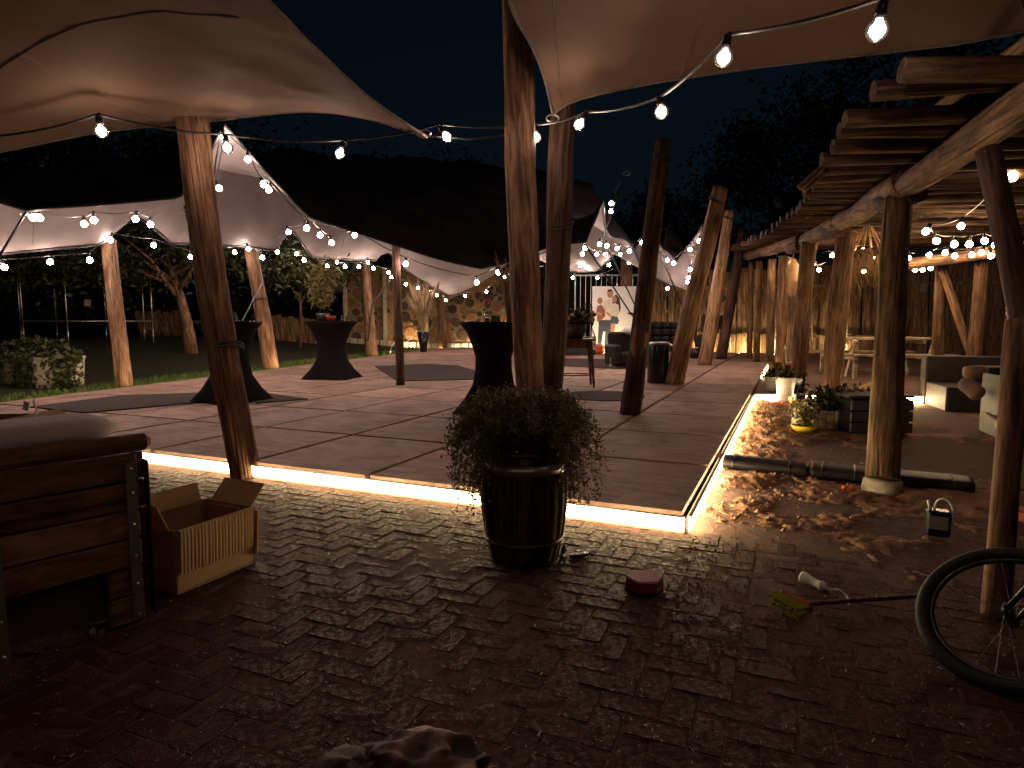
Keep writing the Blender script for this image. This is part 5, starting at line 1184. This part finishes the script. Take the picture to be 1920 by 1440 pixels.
# right table: green box, red flower, tall dried stems
q = MB(); c = tR+V3(.05,-.12,0); q.box(c+V3(-.02,0,.035), (.11,.1,.07), ch=.006, taper=1.15); tag(q.build('green_box', M['grass']), 'small green box on the cocktail table behind the barrel', 'box')
c = tR+V3(-.08,.05,0); e = empty('red_flower', c, 'single red flower in a slim vase on the right cocktail table', 'flower'); q = MB(); q.lathe(c, [(.03,0),(.035,.08),(.018,.12)], 12); q.build('vase', M['glass'], e, True)
q = MB(); q.tube([c+V3(0,0,.1), c+V3(.01,0,.2)], .004, 5); q.build('stem', M['leaf'], e); q = MB()
for a in np.linspace(0,6.28,9)[:-1]: q.blob(c+V3(.01+math.cos(a)*.028,0,.22+math.sin(a)*.028), (.02,.012,.02), 6, 5)
q.build('petals', M['pink'], e, True)
e = empty('dried_stems', tR+V3(.24,.1,0), 'bundle of tall dried stems on the right cocktail table by the poles', 'plant'); q = MB()
for k in range(34):
    a = random.random()*6.283; p = tR+V3(.22+math.cos(a)*.05, .1+math.sin(a)*.05, 0); L_ = random.uniform(.5,.85); q.tube([p, p+V3(math.cos(a)*.05,math.sin(a)*.05,L_*.6), p+V3(math.cos(a)*.16,math.sin(a)*.1,L_)], [.008,.009,.004], 5)
q.build('stems', M['straw'], e, True)
# pampas grass in a tall vase
c = G(794,660,DZ); e = empty('pampas_vase', c, 'tall black vase of pampas grass at the deck edge', 'vase'); q = MB(); q.lathe(c, [(.12,0),(.15,.3),(.22,.72),(.2,.72),(.13,.3)], 16); q.build('vase', M['blackplastic'], e, True)
q = MB(); s_ = MB()
for k in range(24):
    a = random.random()*6.283; sp = random.uniform(.05,.62); L_ = random.uniform(1.1,2.0); p0 = c+V3(0,0,.6); p1 = p0+V3(math.cos(a)*sp*.5,math.sin(a)*sp*.3,L_*.55); p2 = p0+V3(math.cos(a)*sp*1.15,math.sin(a)*sp*.6,L_)
    s_.tube([p0,p1], .011, 4); pts = smooth([p1,(p1+p2)/2+V3(0,0,.04),p2],3); q.tube(pts, [.02,.05,.07,.075,.06,.035,.008][:len(pts)], 7)
s_.build('stems', M['straw'], e); pl_ = q.build('plumes', M['pampas'], e)
rng = np.random.default_rng(8); vv = [WM[pl_.name] @ x.co for x in pl_.data.vertices]; leafobj('plume_hair', [tuple(vv[rng.integers(len(vv))]) for _ in range(2600)], .13, M['pampas'], rng, e, aspect=.09, up=.9)
# garden hose arc
q = MB(); q.tube(smooth([G(731,664,.02), P(734,652,20), P(742,642,20), P(757,640,20.2)],5), .022, 6); tag(q.build('garden_hose', M['whiteplastic'], smooth=True), 'pale curved garden hose end sticking up at the lawn edge', 'hose')
# rugs
def rug(pts, label, h=.012):
    pp = [G(*p, DZ+.003) for p in pts]
    if (pp[1]-pp[0]).cross(pp[2]-pp[1]).z < 0: pp.reverse()
    q = MB(); q.prism([(p.x,p.y) for p in pp], DZ+.004, DZ+.004+h); tag(q.build('rug', M['rug']), label, 'rug', 'dark rugs on the deck')
rug([(702,687),(745,715),(890,712),(905,700),(860,686),(800,683)], 'dark woven rug with cut corners behind the slim pole')
rug([(55,764),(160,775),(455,748),(448,735),(230,742)], 'long dark rug beside the left cocktail table')
rug([(470,745),(480,757),(578,749),(500,738)], 'dark pointed mat right of the left cocktail table')
rug([(1046,672),(1046,686),(1160,692),(1235,690),(1230,676)], 'dark rug under the armchair in front of the banner')
q = MB(); c = G(1130,742,DZ+.004); q.lathe(c, [(.62,0),(.62,.008)], 36); tag(q.build('round_rug', M['rug']), 'thin round dark rug under the wooden stool', 'rug')
# stool table with flowers
c = G(1078,724,DZ); st = empty('side_table', c, 'dark wooden side table on turned legs holding flowers', 'table')
q = MB(); q.box(c+V3(0,0,.80), (.62,.46,.03), ch=.01); q.build('top', M['stool'], st); q = MB(); q.box(c+V3(0,0,.72), (.54,.38,.12)); q.build('apron', M['stool'], st)
for sx in (-1,1):
    for sy in (-1,1):
        a = c+V3(sx*.25,sy*.17,.72); d_ = c+V3(sx*.30,sy*.21,0); q = MB(); q.tube([a+(d_-a)*t for t in np.linspace(0,1,9)], [.028,.024,.03,.026,.022,.028,.02,.024,.016], 8); q.build('leg', M['stool'], st, True)
q = MB(); q.tube([c+V3(-.28,-.19,.2), c+V3(.28,-.19,.2)], .012, 6); q.build('stretcher', M['stool'], st, True); q = MB(); q.tube([c+V3(-.28,.19,.2), c+V3(.28,.19,.2)], .012, 6); q.build('stretcher', M['stool'], st, True)
f0 = c+V3(-.02,0,.816); fp = empty('flower_pot', f0, 'dark pot of pale flowers on the wooden side table', 'flowers'); q = MB(); q.lathe(f0, [(.14,0),(.2,.12),(.21,.24),(.19,.24)], 18); q.build('pot', M['wicker_dark'], fp, True)
rng = np.random.default_rng(71); pts = [tuple(f0+V3(rng.normal()*.14, rng.normal()*.12, .27+abs(rng.normal())*.1)) for _ in range(900)]; leafobj('foliage', pts, .08, M['leaf'], rng, fp)
M['bloom'] = plain('pale_bloom', (.55,.52,.28), .8, var=.3); M['bloom_pink'] = plain('pink_bloom', (.5,.3,.28), .8, var=.3)
for k in range(15):
    p = f0+V3(rng.normal()*.15, -.05+rng.normal()*.1, .3+.12*rng.random()); q = MB(); q.blob(p, (.055,.05,.045), 9, 6, .45, 5, k); q.build('bloom', M['bloom'] if k % 4 else M['bloom_pink'], fp)
q = MB(); p = c+V3(.2,.0,.816); q.tube([p+V3(-.1,-.1,0), p+V3(0,0,.42), p+V3(.13,-.1,0)], .010, 5); q.tube([p+V3(0,0,.42), p+V3(.03,.16,0)], .01, 5); tag(q.build('table_easel', M['blackplastic']), 'small black easel standing on the wooden side table', 'easel')
# banner with printed family
BY = 22.0; bx0, bx1 = P(1110,600,BY).x, P(1196,600,BY).x; bzt = P(1150,537,BY).z; bz0 = DZ+.02
bn = empty('photo_banner', ((bx0+bx1)/2, BY, DZ), 'white standing banner printed with a couple holding a child', 'banner')
q = MB(); q.box(((bx0+bx1)/2, BY, (bz0+bzt)/2), (bx1-bx0, .03, bzt-bz0), ch=.004); q.build('board', M['white'], bn)
q = MB(); q.box(((bx0+bx1)/2, BY+.1, DZ+.03), (bx1-bx0, .3, .05)); q.build('foot', M['steel'], bn)
cols = {'skin':(.42,.19,.12),'denim':(.035,.045,.07),'rust':(.26,.09,.055),'shirt':(.62,.56,.54),'hair':(.06,.025,.018),'skirt':(.05,.065,.10),'tan':(.40,.22,.15)}
for k_, v_ in cols.items(): M['p_'+k_] = plain('print_'+k_, v_, .6, var=.12, bmp=0)
lay = [0]
def prt(nm, mat, pts):
    lay[0] += 1; y_ = BY-.016-.0012*lay[0]; q = MB(); pp = [P(px,py,y_) for px, py in pts]; n_ = len(pp)
    vs = [V3(p.x, y_, p.z) for p in pp]+[V3(p.x, BY-.014, p.z) for p in pp]; q.add(vs, [tuple(range(n_))]+[(j,(j+1)%n_,n_+(j+1)%n_,n_+j) for j in range(n_)]); q.build(nm, M['p_'+mat], bn)
def ell(cx, cy, rx, ry, n_=14): return [(cx+math.cos(a)*rx, cy+math.sin(a)*ry) for a in np.linspace(0,6.283,n_+1)[:-1]]
prt('printed_trousers','denim',[(1123,600),(1146,600),(1145,620),(1141,652),(1133,652),(1135,622),(1131,622),(1127,650),(1120,648),(1122,620)])
prt('printed_legs','skin',[(1146,606),(1154,608),(1150,630),(1147,654),(1142,654),(1144,630)])
prt('printed_shirt','shirt',[(1131,566),(1141,560),(1150,566),(1149,600),(1130,600)])
prt('printed_hair','hair',[(1149,556),(1156,552),(1162,560),(1164,578),(1160,590),(1154,580),(1149,572)])
prt('printed_blouse','shirt',[(1146,572),(1153,568),(1160,572),(1161,588),(1157,596),(1145,592)])
prt('printed_skirt','skirt',[(1146,592),(1158,594),(1161,602),(1158,608),(1144,606)])
prt('printed_head','skin',ell(1144,551,5.5,8)); prt('printed_hair','hair',[(1138,548),(1140,543),(1146,542),(1150,547),(1144,546)])
prt('printed_head','tan',ell(1152,561,4.6,6.5)); prt('printed_head','skin',ell(1125,564,5,6.2))
prt('printed_child','rust',[(1120,574),(1128,571),(1135,582),(1134,594),(1124,604),(1119,602),(1120,592),(1117,588)])
prt('printed_arm','tan',[(1118,584),(1130,588),(1130,591),(1118,590)]); prt('printed_arm','skin',[(1138,584),(1146,590),(1144,594),(1137,588)])
prt('printed_feet','tan',ell(1131,653,5,2.4,8)); prt('printed_feet','tan',ell(1145,655,4,2.2,8))
# bar gate behind the banner
gy = 24.4; gx0, gx1 = P(1078,600,gy).x, P(1234,600,gy).x; gzt = P(1150,516,gy).z
gt = empty('bar_gate', ((gx0+gx1)/2, gy, 0), 'tall metal bar gate behind the banner', 'gate')
q = MB(); q.box(((gx0+gx1)/2, gy, gzt), (gx1-gx0,.05,.06)); q.box(((gx0+gx1)/2, gy, .2), (gx1-gx0,.05,.06)); q.build('rail', M['steel'], gt)
for k in range(17):
    x = gx0+(gx1-gx0)*k/16; q = MB(); q.tube([V3(x,gy,.2), V3(x,gy,gzt)], .03 if k in (0,16) else .013, 6); q.build('bar', M['steel'], gt)
# armchair, desk chair, bin, cases
def seatset(o_, R_, par, tall): pass
c = G(1188,690,DZ); R_ = Matrix.Rotation(.25,3,'Z'); e = empty('leather_armchair', c, 'black leather armchair in front of the banner', 'armchair')
lbox(e,'seat',c,(0,.35,.22),(.7,.7,.30),'leather',.05,R_); lbox(e,'backrest',c,(0,.72,.45),(.7,.2,.78),'leather',.06,R_); lbox(e,'arm',c,(-.38,.35,.30),(.16,.72,.5),'leather',.05,R_); lbox(e,'arm',c,(.38,.35,.30),(.16,.72,.5),'leather',.05,R_)
p = c+V3(.05,.55,.86); q = MB(); q.blob(p+V3(0,0,.02), (.26,.16,.10), 18, 12, .35, 3, 4); tag(q.build('plastic_sheet', M['whiteplastic'], smooth=True), 'crumpled clear plastic wrap on the black armchair', 'plastic')
c = G(1240,684,DZ); R_ = Matrix.Rotation(-.2,3,'Z'); e = empty('tufted_chair', c, 'black tufted chair with a broad back behind the bin', 'chair')
z_ = P(1240,600,c.y).z
lbox(e,'seat',c,(0,.1,.42),(.62,.6,.16),'leather',.04,R_); lbox(e,'pedestal',c,(0,.1,.19),(.14,.14,.36),'blackplastic',.02,R_)
for i in range(4):
    for j in range(3): lbox(e,'back_pad',c,(-.33+i*.22,.36+.04*j,.62+j*.19),(.215,.14,.185),'leather',.045,R_)
lbox(e,'back_shell',c,(0,.50,.80),(.84,.06,.58),'blackplastic',.02,R_)
for s in (-1,1): lbox(e,'arm',c,(s*.38,.1,.56),(.08,.5,.07),'leather',.02,R_)
c = G(1237,719,DZ); e = empty('waste_bin', c, 'tall black waste bin with a steel rim on the deck', 'bin')
q = MB(); q.lathe(c+V3(0,.16,0), [(.185,0),(.19,.03),(.19,.68),(.185,.70)], 32); q.build('body', M['binblack'] if 'binblack' in M else M['blackplastic'], e, True)
q = MB(); q.lathe(c+V3(0,.16,.70), [(.193,0),(.196,.025),(.17,.035)], 32); q.build('rim', M['steel'], e, True)
c = G(1118,664,DZ); e = empty('tool_case', c, 'orange red plastic case standing before the banner', 'case'); q = MB(); q.box(c+V3(0,0,.16), (.5,.25,.30), ch=.06); q.build('body', M['orange'], e); q = MB(); q.box(c+V3(0,0,.33), (.24,.1,.03)); q.build('handle', M['whiteplastic'], e)
c = G(1156,689,DZ); e = empty('light_box', c, 'small pale metal box with dark holes on the rug', 'box'); q = MB(); q.box(c+V3(0,.1,.13), (.30,.2,.24), ch=.01); q.build('body', M['whiteplastic'], e)
for k in range(4): q = MB(); q.box(c+V3(-.105+.07*k,-.004,.13), (.028,.01,.05)); q.build('socket_hole', M['blackplastic'], e)
q = MB(); q.box(c+V3(0,.1,.28), (.36,.24,.03), ch=.01); q.build('lid', M['blackplastic'], e)
c = G(1110,668,DZ)+V3(-.05,.3,0); e = empty('sideboard', c, 'low pale cabinet with holes left of the banner', 'cabinet'); lbox(e,'body',c,(-.5,.3,.3),(1.4,.4,.55),'wicker_dark',.01,Matrix.Identity(3)); lbox(e,'top_plate',c,(-.5,.3,.59),(1.45,.44,.03),'concrete',.005,Matrix.Identity(3)); lbox(e,'end_panel',c,(.1,.08,.36),(.28,.02,.36),'concrete',.005,Matrix.Identity(3))
for k in range(3): lbox(e,'vent_hole',c,(.03+.07*k,.065,.36),(.03,.012,.06),'blackplastic',0,Matrix.Identity(3))
# monstera plant
c = G(1304,672,DZ); e = empty('monstera_plant', c, 'potted plant with big dark leaves between the two brown poles', 'plant'); q = MB(); q.lathe(c, [(.16,0),(.2,.3),(.19,.3)], 16); q.build('pot', M['blackplastic'], e, True)
lfs = [(1303,600,.5),(1322,600,.45),(1312,640,.55),(1350,602,.5),(1300,625,.4),(1292,580,.3),(1336,578,.35),(1310,560,.3),(1355,560,.3)]
for k, (px,py,s_) in enumerate(lfs):
    t = P(px,py,c.y-.25); q = MB(); q.tube(smooth([c+V3(0,0,.28), (c+t)/2+V3(0,0,.35), t+V3(0,0,s_*.25)],4), .012, 5); q.build('stalk', M['leaf_dark'], e, True)
    q = MB(); a = random.uniform(-.5,.5); prof = [(0,.28),(.12,.36),(.24,.30),(.3,.12),(.26,-.1),(.14,-.32),(0,-.52),(-.14,-.32),(-.26,-.1),(-.3,.12),(-.24,.30),(-.12,.36)]
    X_ = Matrix.Rotation(a,3,'Y') @ Matrix.Rotation(random.uniform(-.4,.4),3,'Z'); vs = [t+X_ @ V3(x*s_, .10*s_*(abs(x)*2+.3*z*z), z*s_) for x, z in prof]+[t+X_ @ V3(0,-.03*s_,0)]
    q.add(vs, [(j,(j+1)%12,12) for j in range(12)]); q.build('leaf', M['leaf_dark'], e, True)
# hedge tubs at the lawn edge
for k, (px,py,w_,lb) in enumerate(((62,728,.62,'pale square planter tub nearest the pole at the lawn edge'),(20,724,.55,'pale planter tub behind, half hidden by ivy'))):
    c = G(px+30*(k==0),py,.03)+V3(0,.3,0); e = empty('planter_tub', c, lb, 'planter'); q = MB(); q.box(c+V3(0,0,.26), (w_*.9,w_*.8,.52), Matrix.Rotation(.15,3,'Z'), taper=1.12); q.build('tub', M['concrete'], e); q = MB(); q.box(c+V3(0,0,.53), (w_*1.06,w_*.95,.05), Matrix.Rotation(.15,3,'Z'), ch=.01); q.build('rim', M['concrete'], e)
rng = np.random.default_rng(77); c = G(70,728,.03)+V3(0,.3,0); e = empty('ivy_bush', c, 'leafy ivy bush spilling over the planter tubs at the left', 'bush'); pts = []
for _ in range(2600):
    a = rng.random()*6.283; th = rng.random()**.6; x, y_, z = math.cos(a)*.85*th-.25, math.sin(a)*.38*th, .52+.28*(1-th*th)+rng.normal()*.05
    if rng.random() < .5: z = rng.random()*.6; x = rng.choice([-.85,.52,-.2])+rng.normal()*.12; y_ = -.3+rng.normal()*.08
    pts.append((c.x+x, c.y+y_, c.z+max(.02,z)))
leafobj('foliage', pts, .095, M['leaf'], rng, e, aspect=.8); q = MB(); [q.tube([c+V3(x,0,.5), c+V3(x*1.6,-.2,.68), c+V3(x*2,-.38,.3)], [.012,.008,.004], 5) for x in (-.45,-.3,-.1,.1,.22,.3)]; q.build('stems', M['pole_dark'], e, True)
# trampoline
c = V3(P(165,600,20).x, 20, .45); tr_ = empty('trampoline', c, 'dark garden trampoline with tall net posts on the lawn', 'trampoline'); Rr = 1.75; zt = P(165,602,20).z
q = MB(); q.tube([c+V3(math.cos(a)*Rr, math.sin(a)*Rr, zt-c.z) for a in np.linspace(0,6.283,41)], .025, 6, cap=False); q.build('ring_frame', M['steel'], tr_, True)
q = MB(); q.lathe(c+V3(0,0,zt-c.z-.03), [(Rr-.05,0),(Rr-.05,.01)], 36); q.build('jump_mat', M['black'], tr_)
for k in range(8):
    a = k*math.pi/4+.3; p = c+V3(math.cos(a)*Rr*1.02, math.sin(a)*Rr*1.02, 0); q = MB(); q.tube([p+V3(0,0,zt-c.z-.5), p+V3(0,0,1.9+zt-c.z)], .018, 6); q.build('net_post', M['steel'], tr_, True); q = MB(); q.tube([p, p+V3(0,0,zt-c.z)], .022, 6); q.build('leg', M['steel'], tr_, True)
q = MB(); p = P(164,568,19); q.box(p, (.19,.01,.2), Matrix.Rotation(.1,3,'Y')); tag(q.build('paper_notice', M['concrete']), 'small pale notice hanging by the trampoline', 'notice')
print('objects', len(bpy.data.objects), 'tris', sum(len(o.data.loop_triangles) if False else sum(len(p.vertices)-2 for p in o.data.polygons) for o in [x for x in bpy.data.objects if x.type == 'MESH' and x.data.users == 1]))
